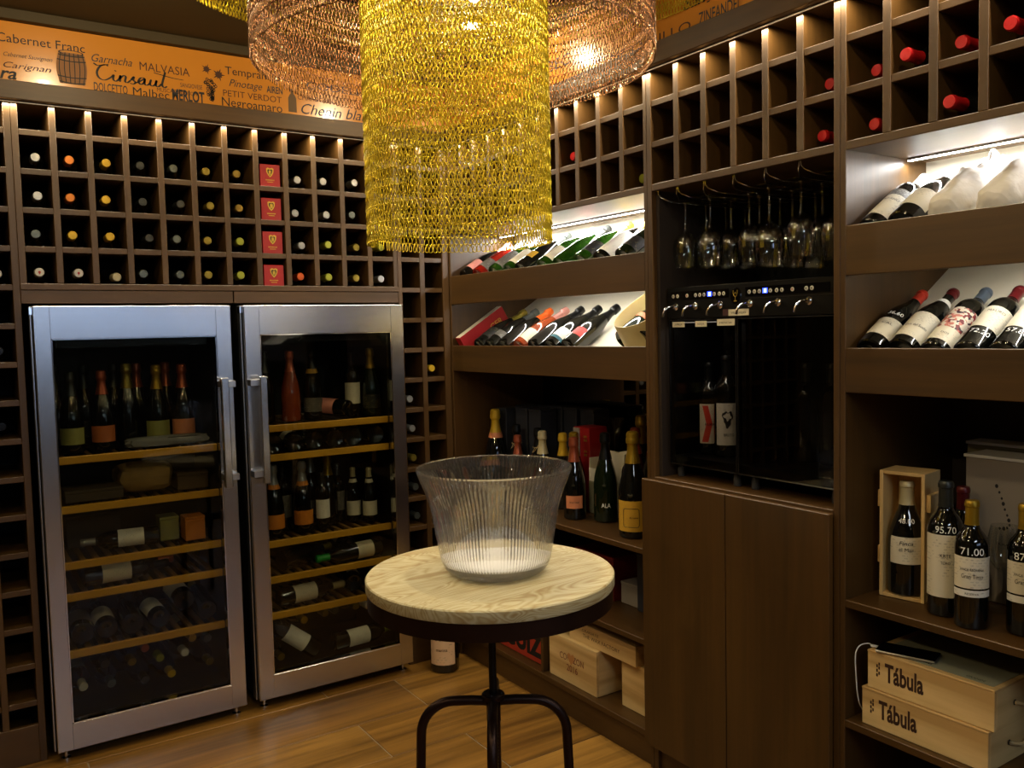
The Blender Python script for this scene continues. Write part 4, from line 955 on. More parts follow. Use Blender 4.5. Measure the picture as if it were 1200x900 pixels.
# ================================================================== BOTTLES IN THE BACK RACK
rows_ = [
 [(0.313, 2.142, 'F_SILVER'), (0.420, 2.143, 'F_ORANGE'), (0.541, 2.141, 'F_YELLOW'), (0.657, 2.142, 'F_DARK'), (0.775, 2.142, 'F_GREY'), (0.895, 2.139, 'F_OLIVE'), (1.013, 2.139, 'F_KRAFT'), None, (1.260, 2.134, 'F_SILVER'), (1.371, 2.136, 'F_SILVER'), (1.521, 2.147, 'F_SILVER'), None],
 [(0.314, 2.012, 'F_SILVER'), (0.417, 2.013, 'F_ORANGE'), (0.534, 2.011, 'F_YELLOW'), (0.660, 2.010, 'F_DARK'), (0.800, 2.009, 'F_DARK'), (0.906, 2.009, 'F_OLIVE'), (1.018, 2.005, 'F_KRAFT'), None, (1.241, 1.998, 'F_SILVER'), (1.381, 1.998, 'F_SILVER'), (1.496, 2.004, 'F_GREY'), None],
 [(0.300, 1.878, 'F_GREY'), (0.418, 1.876, 'F_YELLOW'), (0.542, 1.875, 'F_YELLOW'), (0.678, 1.878, 'F_DARK'), (0.776, 1.875, 'F_GREY'), (0.890, 1.873, 'F_OLIVE'), (1.016, 1.878, 'F_GREEN'), None, (1.268, 1.866, 'F_SILVER'), (1.384, 1.874, 'F_GREEN'), (1.511, 1.867, 'F_OLIVE'), (1.631, 1.871, 'F_GREEN')],
 [(0.306, 1.740, 'F_WHITE'), (0.431, 1.739, 'F_WHITE'), (0.567, 1.726, 'F_CREAM'), (0.650, 1.740, 'F_GREY'), (0.782, 1.739, 'F_GREY'), (0.887, 1.740, 'F_OLIVE'), (1.013, 1.742, 'F_GREEN'), None, (1.259, 1.739, 'F_ORED'), (1.382, 1.738, 'F_GREEN'), (1.506, 1.736, 'F_OLIVE'), (1.622, 1.734, 'F_SILVER')],
]
CAPN = {'F_SILVER': 'silver', 'F_ORANGE': 'orange-gold', 'F_YELLOW': 'yellow-gold', 'F_DARK': 'dark grey', 'F_GREY': 'grey', 'F_OLIVE': 'olive', 'F_KRAFT': 'dull gold', 'F_GREEN': 'lime green', 'F_WHITE': 'white', 'F_CREAM': 'cream', 'F_ORED': 'orange-red', 'F_RED': 'red', 'F_GOLD': 'gold'}
cells = [.263]+XD+[1.667]
DROP = pm('red_drop_print', srgb(170, 24, 24), .5)
for r, rw in enumerate(rows_):
    for c, e in enumerate(rw):
        if not e: continue
        x, z, cn = e
        cc = (cells[c]+cells[c+1])/2; x = cc+max(-.014, min(.014, x-cc)); xb = cc+max(-.004, min(.004, (x-cc)*.3))
        zb = ZR[r+1]+.0385
        d = Vector((x-xb, -.30, max(-.006, min(.008, z-zb)))).normalized()
        o = bottle('bordeaux', (xb, 3.765, zb+.0), lying(d, (0, 0, 1)), 1.0, G_BLACK, globals()[cn], desc='%s-capped bottle in the back rack, %s bottle row, %s column from the left' % (CAPN[cn], ['top', 'second', 'third', 'lowest'][r], ORD[c]), group='bottles in the back rack', seg=16)
        if cn == 'F_WHITE':
            link('drop_print', MB().add([(.0042*math.sin(a*PI/6), (.0042*math.cos(a*PI/6) if a != 0 else .009), .3008) for a in range(12)], [tuple(range(12))]).mesh('drop_print', DROP), o)
def rackb(x, z, cap, desc, zb):
    xb = x
    bottle('bordeaux', (xb, 3.765, zb), lying((0, -1, 0), (0, 0, 1)), 1.0, G_BLACK, cap, desc=desc, group='bottles in the narrow rack', seg=16)
for i, (x, z, cap, row, nm) in enumerate([(1.745, 1.189, F_SILVER, 8, 'silver'), (1.861, 1.322, F_YELLOW, 7, 'yellow'), (1.753, 1.055, F_SILVER, 9, 'silver'), (1.755, .917, F_OLIVE, 10, 'dull gold'), (1.761, .784, F_GREY, 11, 'grey'), (1.764, .650, F_GREY, 12, 'grey')]):
    rackb(x, z, cap, '%s-capped bottle in the narrow corner rack, %s' % (nm, ['level with the fridge door handles, left column', 'alone in the right column', 'second below the top one, left column', 'third bottle down, left column', 'fourth bottle down, left column', 'lowest one showing above the table'][i]), ZR[row]+.0385)
for i, (x, r) in enumerate(((.176, 4), (.168, 3), (.17, 6), (.165, 8))):
    bottle('bordeaux', (x, 3.765 + (.05 if i else 0), ZR[r]+.0385), lying((.0, -1, 0), (0, 0, 1)), 1.0, G_BLACK, F_WHITE if i == 0 else F_BLACK, desc=['white-capped bottle cut by the left edge in the tall left rack', 'black-capped bottle at the left edge, above the white-capped one', 'dark bottle in the tall left rack, just under the fridge top', 'dark bottle in the tall left rack, beside the fridge glass'][i], group='bottles in the left rack', seg=16)
for i in range(4):
    z0 = ZR[i+1]; x0, x1 = 1.098, 1.180
    t = thing('red_gift_box', 'red square box with gold crest in the back rack, %s of four' % ['topmost', 'second from top', 'third from top', 'lowest'][i], 'box', ((x0+x1)/2, 3.55, z0), 'red crested boxes in the back rack')
    bx(t, 'carton', REDCARD, x0, x1, 3.442, 3.66, z0, z0+.088, .0015)
    cx_, cz_ = (x0+x1)/2, z0+.055; y_ = 3.4412
    sh = [(-.015, .016), (-.008, .020), (0, .017), (.008, .020), (.015, .016), (.014, .002), (.008, -.010), (0, -.018), (-.008, -.010), (-.014, .002)]
    MB().add([(cx_, y_, cz_)]+[(cx_+a, y_, cz_+b) for a, b in sh], [(0, 1+k, 1+(k+1) % 10) for k in range(10)]).build('crest', GOLDINK, t)
    MB().add([(cx_, y_-.0004, cz_)]+[(cx_+a*.68, y_-.0004, cz_+b*.68) for a, b in sh], [(0, 1+k, 1+(k+1) % 10) for k in range(10)]).build('crest_field', INK, t)
    mb = MB()
    for a, b, c, d in ((-.005, .006, -.004, .009), (.002, .005, -.004, .009), (-.006, .006, -.008, -.005)): mb.add([(cx_+a, y_-.0008, cz_+c), (cx_+b, y_-.0008, cz_+c), (cx_+b, y_-.0008, cz_+d), (cx_+a, y_-.0008, cz_+d)], [(0, 1, 2, 3)])
    mb.build('crest_charge', GOLDINK, t)
    mb = MB()
    for k in range(9):
        a = cx_-.018+k*.004; mb.add([(a, y_, z0+.024), (a+.0026, y_, z0+.024), (a+.0026, y_, z0+.028), (a, y_, z0+.028)], [(0, 1, 2, 3)])
    mb.add([(cx_-.012, y_, z0+.017), (cx_+.012, y_, z0+.017), (cx_+.012, y_, z0+.019), (cx_-.012, y_, z0+.019)], [(0, 1, 2, 3)])
    mb.build('small_print', GOLDINK, t)

# ================================================================== BOTTLES IN THE RIGHT RACKS
for i, (x, y, row, cap, d) in enumerate([(1.975, 2.562-.02, 1, F_RED, 'red-capped bottle in the corner bay rack, left of the two showing beside the chains'), (2.01, 2.425, 1, F_RED, 'red-capped bottle half hidden by a divider beside the chains'),
        (2.0, 2.641, 1, F_RED, 'red-capped bottle nearest the chain drum in the corner bay rack'), (1.99, 2.185, 2, F_GREEN, 'lime-capped bottle in the corner bay rack beside the glass niche'), (2.0, 2.42, 2, F_YELLOW, 'yellow-capped bottle low in the corner bay rack'),
        (2.0, 1.462, 1, F_RED, 'red-capped bottle over the hanging glasses, upper row'), (1.985, 1.474, 2, F_RED, 'red-capped bottle over the hanging glasses, lower row'),
        (2.0, 1.325, 1, F_RED, 'red-capped bottle in the right bay, upper row, leftmost'), (1.945, 1.212, 1, F_RED, 'bright red-capped bottle poking out in the right bay, upper row, second'), (1.975, 1.095, 1, F_RED, 'red-capped bottle in the right bay, upper row, third'),
        (1.945, .972, 1, F_RED, 'red-capped bottle cut by the right edge, upper row'), (1.99, 1.344-.02, 2, F_RED, 'red-capped bottle in the right bay, lower row, leftmost'), (1.945, 1.105, 2, F_RED, 'red-capped bottle poking out in the right bay, lower row, second')]):
    zb = (2.092 if row == 1 else 1.957)+.0385
    bottle('bordeaux', (x+.30, y, zb), lying((-1, 0, 0), (0, 0, 1)), 1.0, G_BLACK, cap, desc=d, group='bottles in the right wall racks', seg=18)

# ================================================================== DISPLAY BOTTLES
BX0 = 1.984
def shown(y, lip, kind, glass, cap, label, desc, group, x=BX0, dz=0.0, rl=.25, yaw_=0.0, **kw):
    kw.setdefault('s', {'bordeaux': .95, 'burgundy': .95, 'champagne': .92}[kind])
    r = {'bordeaux': .0375, 'burgundy': .0412, 'champagne': .044}[kind]*kw['s']
    # rest on the sloping board, whose top passes (XR+.018, lip-.075)
    th = math.radians(32)
    zb = lip-.075+(x-XR-.018)*SL+(r+.001)/math.cos(th)
    return bottle(kind, (x, y, zb+dz), Matrix.Rotation(yaw_, 3, 'Z') @ lean(32, rl), desc=desc, group=group, seg=28, **dict(dict(glass=glass, cap=cap, label=label), **kw))
G1 = 'champagne bottles on the upper sloping shelf by the corner'; LU = 1.745
shown(3.355, LU, 'champagne', G_BLACK, F_PINK, P_PINK, 'black champagne bottle with round pink label, far left of the upper corner shelf', G1, lz=(.04, .11), ang=.9)
shown(3.240, LU, 'champagne', G_RED, F_SILVER, P_GREY, 'translucent red bottle with grey label on the upper corner shelf', G1)
shown(3.110, LU, 'champagne', G_LIT, F_SILVER, P_GREY, 'green champagne bottle with tall grey label on the upper corner shelf', G1, lz=(.03, .15))
shown(2.995, LU, 'champagne', G_LIT, F_CREAM, P_CREAM, 'green champagne bottle with tall cream label under the edge of the chains', G1, lz=(.03, .14))
shown(2.905, LU, 'champagne', G_BLACK, F_GREY, P_GOLD, 'black champagne bottle with small round yellow label on the upper corner shelf', G1, lz=(.06, .105), ang=.55)
shown(2.750, LU, 'champagne', G_LIT, F_PINK, P_CREAM, 'green champagne bottle with cream label and peach foil on the upper corner shelf', G1, lz=(.03, .12))
shown(2.645, LU, 'champagne', G_LIT, F_DARK, None, 'unlabelled green champagne bottle with dark silver foil on the upper corner shelf', G1)
shown(2.515, LU, 'champagne', G_LIT, F_YELLOW, P_BLACK, 'green champagne bottle with black gold-lined label and yellow foil', G1, lz=(.04, .115))
shown(2.400, LU, 'champagne', G_BLACK, F_GOLD, P_WHITE, 'champagne bottle with tall blank white label, second from right on the upper corner shelf', G1, lz=(.02, .175), ang=1.5)
shown(2.280, LU, 'champagne', G_GREEN, F_GOLD, P_BLACK, 'dark green champagne bottle cut by the post, rightmost on the upper corner shelf', G1)
G2 = 'bottles on the lower sloping shelf by the corner'; LL = 1.433
shown(3.245, LL, 'champagne', G_BLACK, F_OLIVE, P_BLACK, 'black champagne bottle with olive foil beside the red box on the lower corner shelf', G2, lz=(.05, .12))
shown(3.150, LL, 'champagne', G_BLACK, F_GREY, P_GREY, 'black champagne bottle with grey foil on the lower corner shelf', G2, lz=(.05, .09))
shown(3.045, LL, 'champagne', G_BLACK, F_ORED, None, 'dark bottle with bright orange foil on the lower corner shelf', G2)
shown(2.930, LL, 'champagne', G_WINE, F_PINK, P_CREAM, 'brown-red bottle with cream label and pink foil on the lower corner shelf', G2, lz=(.025, .10))
shown(2.825, LL, 'champagne', G_BLACK, F_BLACK, None, 'black bottle with black foil, no label, on the lower corner shelf', G2)
shown(2.712, LL, 'champagne', G_BLACK, F_BLACK, P_WHITE, 'black bottle with white label over a teal band on the lower corner shelf', G2, lz=(.045, .10), band=P_TEAL, bz=(.028, .044))
shown(2.600, LL, 'champagne', G_BLACK, F_BLACK, P_RED, 'black bottle with square red label on the lower corner shelf', G2, lz=(.05, .10), ang=.8)
def onslope(y0, y1, x, L, h, lip):
    """frame of a thing lying on the slope: local x across (y), local z up the slope"""
    th = math.radians(32); zb = lip-.075+(x-XR-.018)*SL+.001/math.cos(th)
    return Matrix.Translation((x, y0, zb)) @ Matrix(((0, -math.sin(th), math.cos(th)), (1, 0, 0), (0, math.cos(th), math.sin(th)))).to_4x4()
# frame columns: local X -> -Y world, local Y -> slope normal, local Z -> up the slope
def placed(name, label, cat, M, group=None):
    t = thing(name, label, cat, (0, 0, 0), group); t.matrix_basis = M; return t
def lbox(t, name, mat, x0, x1, y0, y1, z0, z1, b=.001): return link(name, MB().box(x0, x1, y0, y1, z0, z1, b).mesh(name, mat), t)
t = placed('flat_gift_box', 'flat red gift box with cream edge leaning at the left of the lower corner shelf', 'box', onslope(3.400, 0, 2.0, 0, 0, LL))
lbox(t, 'carton', REDCARD, -.04, 0, .001, .095, 0, .27); lbox(t, 'edge_panel', WHITECARD, -.0385, -.0015, .095, .0965, .002, .268)
text_part('GER', lambda u, v: (-.0408, .030+v, .165+u), GOLDINK, t, .075, .028, 0, .02, local=True)
# oval hat-box tub with two bottles
t = placed('oval_tub', 'cream oval card tub lying tilted at the right of the lower corner shelf', 'tub', onslope(2.290, 0, 2.165, 0, 0, LL))
def oval(a, b, n=40): return [(a*math.copysign(abs(math.cos(2*PI*i/n))**.85, math.cos(2*PI*i/n)), b*math.copysign(abs(math.sin(2*PI*i/n))**.85, math.sin(2*PI*i/n))) for i in range(n)]
o1 = oval(.108, .150); o2 = oval(.105, .147)
mb = MB(); n = 40; v = [(x, .001, z) for x, z in o1]+[(x, .105, z) for x, z in o1]+[(x, .105, z) for x, z in o2]+[(x, .004, z) for x, z in o2]
f = []
for k in range(3): f += [(k*n+i, (k+1)*n+i, (k+1)*n+(i+1) % n, k*n+(i+1) % n) for i in range(n)]
f += [tuple(range(n)), tuple(3*n+i for i in range(n))[::-1]]
link('tub', mb.add(v, f).mesh('tub', pm('cream_tub_card', srgb(206, 186, 132), .5, var=.05, vscale=9), True), t)
tubM = t.matrix_basis.copy()
def intub(px, py, pz, desc, glass, cap, label, **kw):
    M = tubM @ Matrix.Translation((px, py, pz)); o = bottle('champagne', (0, 0, 0), None, desc=desc, group='bottles in the oval tub', glass=glass, cap=cap, label=label, seg=28, **kw)
    Rr_ = Matrix.Rotation(PI, 4, 'Z')                   # label toward the slope normal
    o.matrix_basis = M @ Rr_; o.scale = (.86, .86, .86)
intub(.046, .044, -.136, 'green champagne bottle with copper neck in the oval tub, left one', G_GREEN, F_GREEN, P_BRICK, lz=(.12, .15))
intub(-.046, .044, -.134, 'dark champagne bottle in the oval tub, right one', G_BLACK, F_GREEN, P_GREEN, lz=(.08, .13))
# right bay, upper: two labelled bottles and wrapped ones
G3 = 'bottles on the upper sloping shelf at the right edge'
shown(1.328, LU, 'bordeaux', G_BLACK, F_SILVER, P_CREAM, 'bottle with cream label and grey and gold top band, leftmost on the upper right shelf', G3, lz=(.030, .135), capz=.235, band=P_GREY, bz=(.135, .165), ltext=[('NTANO', .105, .009, .045)], rl=.35)
shown(1.243, LU, 'burgundy', G_BLACK, F_SILVER, P_CREAM, 'wide dark bottle with ivory label beside the tissue-wrapped bottles', G3, lz=(.045, .125), ang=1.1, capz=.235, rl=.35)
TISSUE = pm('white_tissue_paper', srgb(236, 232, 226), .7, bump=1.0, bscale=45)
def wrapped(y, x, lip, desc, seed):
    rs = random.Random(seed); prof = [(0, .0), (.028, .001), (.042, .007), (.049, .022), (.050, .12), (.048, .17), (.040, .205), (.026, .235), (.018, .25), (.020, .262), (.028, .285), (.018, .31), (.006, .325), (0, .326)]
    n = 40; th = math.radians(32); zb = lip-.075+(x-XR-.018)*SL+.050/math.cos(th)
    t = thing('wrapped_bottle', desc, 'bottle', (x, y, zb), 'tissue-wrapped bottles'); t.rotation_euler = lean(32, .2).to_euler()
    pr = []
    for (a, b) in zip(prof[:-1], prof[1:]):
        for q in range(4): pr.append((a[0]+(b[0]-a[0])*q/4, a[1]+(b[1]-a[1])*q/4))
    pr.append(prof[-1]); ph = [rs.uniform(0, 6.28) for _ in range(8)]
    def fl(r, z, i):
        a = 2*PI*i/n; amp = .0016+(.0042 if z > .235 else .0018 if z > .17 else 0)
        return r+amp*(math.sin(5*a+ph[0]+z*30)+math.sin(9*a+ph[1]-z*45)*.7+math.sin(3*a+ph[2]+z*90)*.8) if r > .004 else r
    t.scale = (.92, .92, .92)
    link('tissue', MB().lathe(pr, n, flute=fl).mesh('tissue', TISSUE, True), t)
    return t
wrapped(1.140, 1.985, LU, 'bottle wrapped in white tissue with twisted top, left of the two wrapped ones', 1)
wrapped(1.025, 1.985, LU, 'bottle wrapped in printed white tissue, cut by the right edge', 2)
wrapped(.90, 1.985, LU, 'bottle wrapped in white tissue, third, beyond the right edge', 3)
G4 = 'priced bottles on the lower sloping shelf at the right edge'
shown(1.329, LL, 'burgundy', G_BLACK, F_WAX, P_CREAM, 'red wax-capped bottle priced 36.60, leftmost on the lower right shelf', G4, lz=(.035, .11), text='36.60', textz=.128, texth=.014, ltext=[('CAL', .082, .008, .03)], rl=.4)
shown(1.243, LL, 'burgundy', G_BLACK, F_WINE, P_CREAM, 'bottle with dark red top and tall sketched cream label, second on the lower right shelf', G4, lz=(.025, .135), capz=.262, neck=P_WHITE, ltext=[('Casa del Sueño', .068, .009, .06)], rl=.4)
def speckled():
    m, nt, b = newmat('confetti_label'); N = nt.nodes; L = nt.links; tc = N.new('ShaderNodeTexCoord')
    vo = N.new('ShaderNodeTexVoronoi'); vo.inputs['Scale'].default_value = 130; L.new(tc.outputs['Object'], vo.inputs['Vector'])
    cr = N.new('ShaderNodeValToRGB'); cr.color_ramp.interpolation = 'CONSTANT'; cols = [(0, srgb(222, 210, 192)), (.4, srgb(120, 30, 34)), (.6, srgb(200, 120, 104)), (.75, srgb(60, 30, 44)), (.88, srgb(222, 210, 192))]
    e = cr.color_ramp.elements; e[0].color = cols[0][1]; e[1].position = cols[1][0]; e[1].color = cols[1][1]
    for p, c in cols[2:]: q = e.new(p); q.color = c
    sp = N.new('ShaderNodeSeparateColor'); L.new(vo.outputs['Color'], sp.inputs[0]); L.new(sp.outputs[0], cr.inputs[0]); L.new(cr.outputs[0], b.inputs['Base Color']); b.inputs['Roughness'].default_value = .5
    return m
CONF = speckled()
shown(1.160, LL, 'bordeaux', G_BLACK, F_BLUE, P_CREAM, 'bottle with red confetti-patterned label, middle of the lower right shelf', G4, lz=(.02, .075), band=CONF, bz=(.075, .165), ltext=[('DOS', .045, .006, .02)], rl=.45)
shown(1.078, LL, 'bordeaux', G_BLACK, F_WINE, P_CREAM, 'bottle with cream label priced 72.20 and burgundy cap, fourth on the lower right shelf', G4, lz=(.075, .165), text='72.20', textz=.045, texth=.016, ltext=[('MAURO', .14, .009, .045)], rl=.45)
shown(.995, LL, 'bordeaux', G_BLACK, F_DARK, P_CREAM, 'bottle with tall cream label priced 57.80, fifth on the lower right shelf', G4, lz=(.07, .18), text='57.80', textz=.045, texth=.016, rl=.45)
shown(.90, LL, 'bordeaux', G_BLACK, F_RED, P_CREAM, 'bottle with red cap just beyond the right edge on the lower right shelf', G4, rl=.45)

# ================================================================== CORNER BAY, MIDDLE SHELF
ZS = .751
def up_(x, y, z, kind, glass, cap, label, desc, s=1.0, face=(-.82, -1), group='bottles standing on the open shelf of the corner bay', **kw):
    return bottle(kind, (x, y, z), facing(*face), s, glass, cap, None, label, desc=desc, group=group, seg=32, **kw)
up_(2.055, 2.672, ZS, 'champagne', G_BLACK, F_COPPER, P_SALMON, 'black champagne bottle with rose gold foil and salmon label beside the bowl', ang=.8, lz=(.045, .095), ltext=[('brut rosé', .066, .008, .038)])
o = up_(2.12, 2.558, ZS, 'champagne', G_GREEN, F_BLACK, None, 'dark green champagne bottle with black foil and white letters', s=1.07)
def cyl_text(o, st, z, h, w, mat, r, nm='lettering', shear=0):
    text_part(st, lambda u, v: (r*math.sin(u/r), -r*math.cos(u/r), z+v), mat, o, w, h, shear, .01, nm, align='c', local=True)
cyl_text(o, 'ALA', .055, .016, .034, CHALK, .0448)
up_(2.035, 2.303, ZS, 'champagne', G_BLACK, F_GOLD, P_GOLD, 'big champagne bottle with gold foil and mustard label, front right of the open corner shelf', s=1.175, lz=(.022, .115), ang=1.45)
big = [q for q in COL.objects if q.get('label', '').startswith('big champagne bottle')][0]
r = .0447
def fr(u, v): return (r*math.sin(u/r), -r*math.cos(u/r), v)
pts = []
X0, X1, Z0, Z1, c = -.034, .016, .036, .092, .007
for (px, pz, a0) in ((X1-c, Z1-c, 0), (X0+c, Z1-c, 90), (X0+c, Z0+c, 180), (X1-c, Z0+c, 270)):
    for k in range(6): a = math.radians(a0+k*18); pts.append((px+c*math.cos(a), pz+c*math.sin(a)))
P3 = []
for (a, b) in zip(pts, pts[1:]+pts[:1]):
    for q in range(3): P3.append(fr(a[0]+(b[0]-a[0])*q/3, a[1]+(b[1]-a[1])*q/3))
link('label_border', MB().tube(P3, .0009, 4, True).mesh('label_border', INK), big)
cyl_text(big, 'Krone', .062, .006, .026, INKBR, .0449)
link('price_sticker', MB().lathe([(.0193, .232), (.0192, .249)], 10, a0=-PI/2-.75, a1=-PI/2+.55).mesh('price_sticker', WHITECARD), big)
up_(2.13, 2.415, ZS, 'bordeaux', G_BLACK, F_RED, P_RED, 'bottle with red capsule and red label behind the big mustard-labelled one', s=1.06)
up_(2.11, 3.33, ZS, 'champagne', G_BLACK, F_YELLOW, None, 'tall champagne bottle with gold foil and pink collar before the black boxes', s=1.20, neck=P_SALMON)
up_(2.08, 3.105, ZS, 'champagne', G_BLACK, F_COPPER, None, 'champagne bottle with red-orange foil standing before the black boxes', s=.90)
up_(2.15, 3.215, ZS, 'champagne', G_BLACK, F_BLACK, None, 'black-foiled bottle with a string tag behind the red-orange foil one', s=1.0)
up_(2.14, 3.035, ZS, 'champagne', G_BLACK, F_BLACK, None, 'black-foiled bottle standing left of the two gold-foiled ones', s=1.0)
up_(2.09, 2.932, ZS, 'champagne', G_BLACK, F_CREAM, None, 'bottle with pale gold foil, left of the two gold-foiled ones', s=1.0)
up_(2.14, 2.856, ZS, 'champagne', G_BLACK, F_YELLOW, None, 'bottle with bright yellow-gold foil behind the bowl rim', s=.98)
up_(2.128, 2.765, ZS, 'champagne', G_BLACK, F_GOLD, P_CREAM, 'gold-foiled bottle behind the rose gold one, before the red box', s=1.02)
up_(2.28, 2.455, ZS, 'champagne', G_BLACK, F_COPPER, None, 'copper-foiled bottle at the back of the open corner shelf, near the right', s=1.16)
up_(2.295, 2.580, ZS, 'champagne', G_BLACK, F_COPPER, None, 'copper-foiled bottle behind the glass carafe', s=1.08)
CORD = pm('straw_cord', srgb(190, 166, 120), .8)
for i, (x, y, z) in enumerate(((2.150, 3.215, 1.0), (2.14, 3.035, 1.0))):
    t = thing('cord_tie', ['straw cord tied round the bottle neck behind the red-orange foil', 'straw cord tied round the black-foiled bottle neck beside the pale gold foil'][i], 'cord', (x, y, z))
    path = [(x+.0235*math.cos(a*PI/8), y+.0235*math.sin(a*PI/8), z-.012) for a in range(16)]
    MB().tube(path, .0012, 5, True).build('loop', CORD, t, True)
    MB().tube([(x-.023, y-.008, z-.012), (x-.045, y-.02, z-.03), (x-.05, y-.045, z-.02), (x-.042, y-.06, z+.005)], .0012, 5).build('cord_end', CORD, t, True)
for i, (x0, x1, y0, y1, h) in enumerate([(2.16, 2.25, 3.315, 3.40, .385), (2.27, 2.36, 3.31, 3.40, .39), (2.19, 2.28, 3.085, 3.175, .392), (2.19, 2.28, 3.19, 3.28, .392), (2.29, 2.38, 3.06, 3.15, .40), (2.29, 2.38, 2.955, 3.045, .40), (2.30, 2.39, 2.85, 2.94, .40), (2.30, 2.39, 3.17, 3.26, .395)]):
    carton('bottle_box', 'tall black bottle box on the open corner shelf, %s' % ['front one in the far left corner', 'rear one in the far left corner', 'front row, third from the far corner', 'front row, beside the far corner', 'back row, third from the right', 'back row, second from the right', 'back row, rightmost', 'back row, near the corner'][i], 'box', BLACKCARD, x0, x1, y0, y1, ZS, ZS+h, 'black bottle boxes')
t = carton('gift_box', 'red bottle box with pale side panel on the open corner shelf', 'box', REDCARD, 2.18, 2.275, 2.73, 2.83, ZS, 1.092, lid=False)
bx(t, 'side_panel', GREYCARD, 2.176, 2.18, 2.79, 2.83, ZS+.002, 1.088)
for z in (1.05, 1.035, .99, .975): bx(t, 'gold_print', GOLDINK, 2.1785, 2.18, 2.745, 2.765, z, z+.008)
t = thing('open_box', 'open cream card box with raised flaps among the bottles on the corner shelf', 'box', (2.205, 2.67, .882))
zo = .882
mb = MB().box(2.162, 2.164, 2.628, 2.712, zo, .935).box(2.248, 2.25, 2.628, 2.712, zo, .990).box(2.164, 2.248, 2.710, 2.712, zo, .975).box(2.164, 2.248, 2.628, 2.630, zo, .94).box(2.164, 2.248, 2.630, 2.710, zo, zo+.003)
mb.build('carton', WHITECARD, t); bx(t, 'divider', WHITECARD, 2.164, 2.248, 2.668, 2.670, zo+.003, .925)
carton('gift_box', 'small grey-olive carton under the open cream box, corner shelf', 'box', pm('olive_card', srgb(120, 116, 90), .6), 2.16, 2.252, 2.625, 2.715, ZS, .881, lid=False)
t = thing('paper_bag', 'white paper bag standing behind the dark green champagne bottle', 'bag', (2.21, 2.57, ZS))
v = [(2.185, 2.530, ZS), (2.235, 2.530, ZS), (2.235, 2.605, ZS), (2.185, 2.605, ZS), (2.180, 2.515, 1.005), (2.242, 2.520, 1.02), (2.240, 2.618, 1.0), (2.182, 2.616, 1.015)]
v2 = [(2.21+(x-2.21)*.97, 2.568+(y-2.568)*.97, z) for x, y, z in v]
MB().add(v+v2, [(0, 1, 5, 4), (1, 2, 6, 5), (2, 3, 7, 6), (3, 0, 4, 7), (3, 2, 1, 0), (8, 12, 13, 9), (9, 13, 14, 10), (10, 14, 15, 11), (11, 15, 12, 8), (4, 5, 13, 12), (5, 6, 14, 13), (6, 7, 15, 14), (7, 4, 12, 15)]).build('bag', WHITECARD, t)
t = thing('glass_carafe', 'clear glass carafe with flared mouth behind the dark green bottle', 'carafe', (2.345, 2.765, ZS))
MB().lathe([(0, .005), (.05, .002), (.062, .02), (.06, .06), (.04, .12), (.022, .18), (.016, .22), (.016, .25), (.022, .29), (.040, .345), (.052, .365), (.0505, .365), (.038, .343), (.020, .29), (.0145, .25), (.0145, .22), (.0205, .18), (.0385, .12), (.058, .06), (.06, .022), (.048, .006), (0, .008)], 32, (2.345, 2.765, ZS)).build('body', WGLASS, t, True)
carton('gift_box', 'red bottle box at the right of the open corner shelf', 'box', REDCARD, 2.32, 2.42, 2.42, 2.53, ZS, 1.12, lid=False)
t = carton('gift_box', 'black box with gold writing at the right of the open corner shelf', 'box', BLACKCARD, 2.22, 2.31, 2.14, 2.27, ZS, 1.085)
text_part('Ca', lambda u, v: (2.2192, 2.262-u, 1.02+v), GOLDINK, t, .05, .035, .2)
up_(2.385, 2.645, ZS, 'champagne', G_GREEN, F_GOLD, None, 'gold-foiled champagne bottle at the mirror beside the red box', s=1.2)

# lower shelves of the corner bay
ZL = .438
t = carton('gift_box', 'dark red box on the second shelf of the corner bay', 'box', pm('dark_red_card', srgb(110, 22, 20), .5, var=.1), 2.12, 2.30, 2.52, 2.76, ZL, ZL+.17, lid=True)
carton('gift_box', 'grey banded box on the second shelf of the corner bay', 'box', GREYCARD, 2.14, 2.24, 2.40, 2.50, ZL, ZL+.085)
carton('gift_box', 'tall black box at the right of the second shelf of the corner bay', 'box', BLACKCARD, 2.12, 2.24, 2.25, 2.385, ZL, ZL+.22)
carton('gift_box', 'black box at the back of the second shelf of the corner bay', 'box', BLACKCARD, 2.30, 2.42, 2.40, 2.55, ZL, ZL+.24)
carton('gift_box', 'black box on the far side of the second shelf, behind the table', 'box', BLACKCARD, 2.10, 2.30, 2.90, 3.15, ZL, ZL+.15)
# crates at the bottom
def crate(label, x0, x1, y0, y1, z0, z1, face='x', lidh=.012, mat=PINE, name='wooden_crate', lidoff=(0, 0)):
    """pine crate built of boards; front face toward -X"""
    t = thing(name, label, 'crate', ((x0+x1)/2, (y0+y1)/2, z0)); th = .010
    bx(t, 'front_board', mat, x0, x0+th, y0, y1, z0, z1-lidh, .001); bx(t, 'back_board', mat, x1-th, x1, y0, y1, z0, z1-lidh, .001)
    bx(t, 'end_board', PINE_X, x0+th, x1-th, y0, y0+th, z0, z1-lidh, .001); bx(t, 'end_board', PINE_X, x0+th, x1-th, y1-th, y1, z0, z1-lidh, .001)
    bx(t, 'bottom_board', mat, x0+th, x1-th, y0+th, y1-th, z0+.001, z0+.009)
    bx(t, 'lid', mat, x0-.001+lidoff[0], x1+lidoff[0], y0-.001+lidoff[1], y1+.001+lidoff[1], z1-lidh, z1, .0015)
    return t
Z0 = .122
t = crate('pine crate stamped COTELCON 2016, left on the bottom shelf under the flat crate', 1.968, 2.15, 2.445, 2.742, Z0, .296)
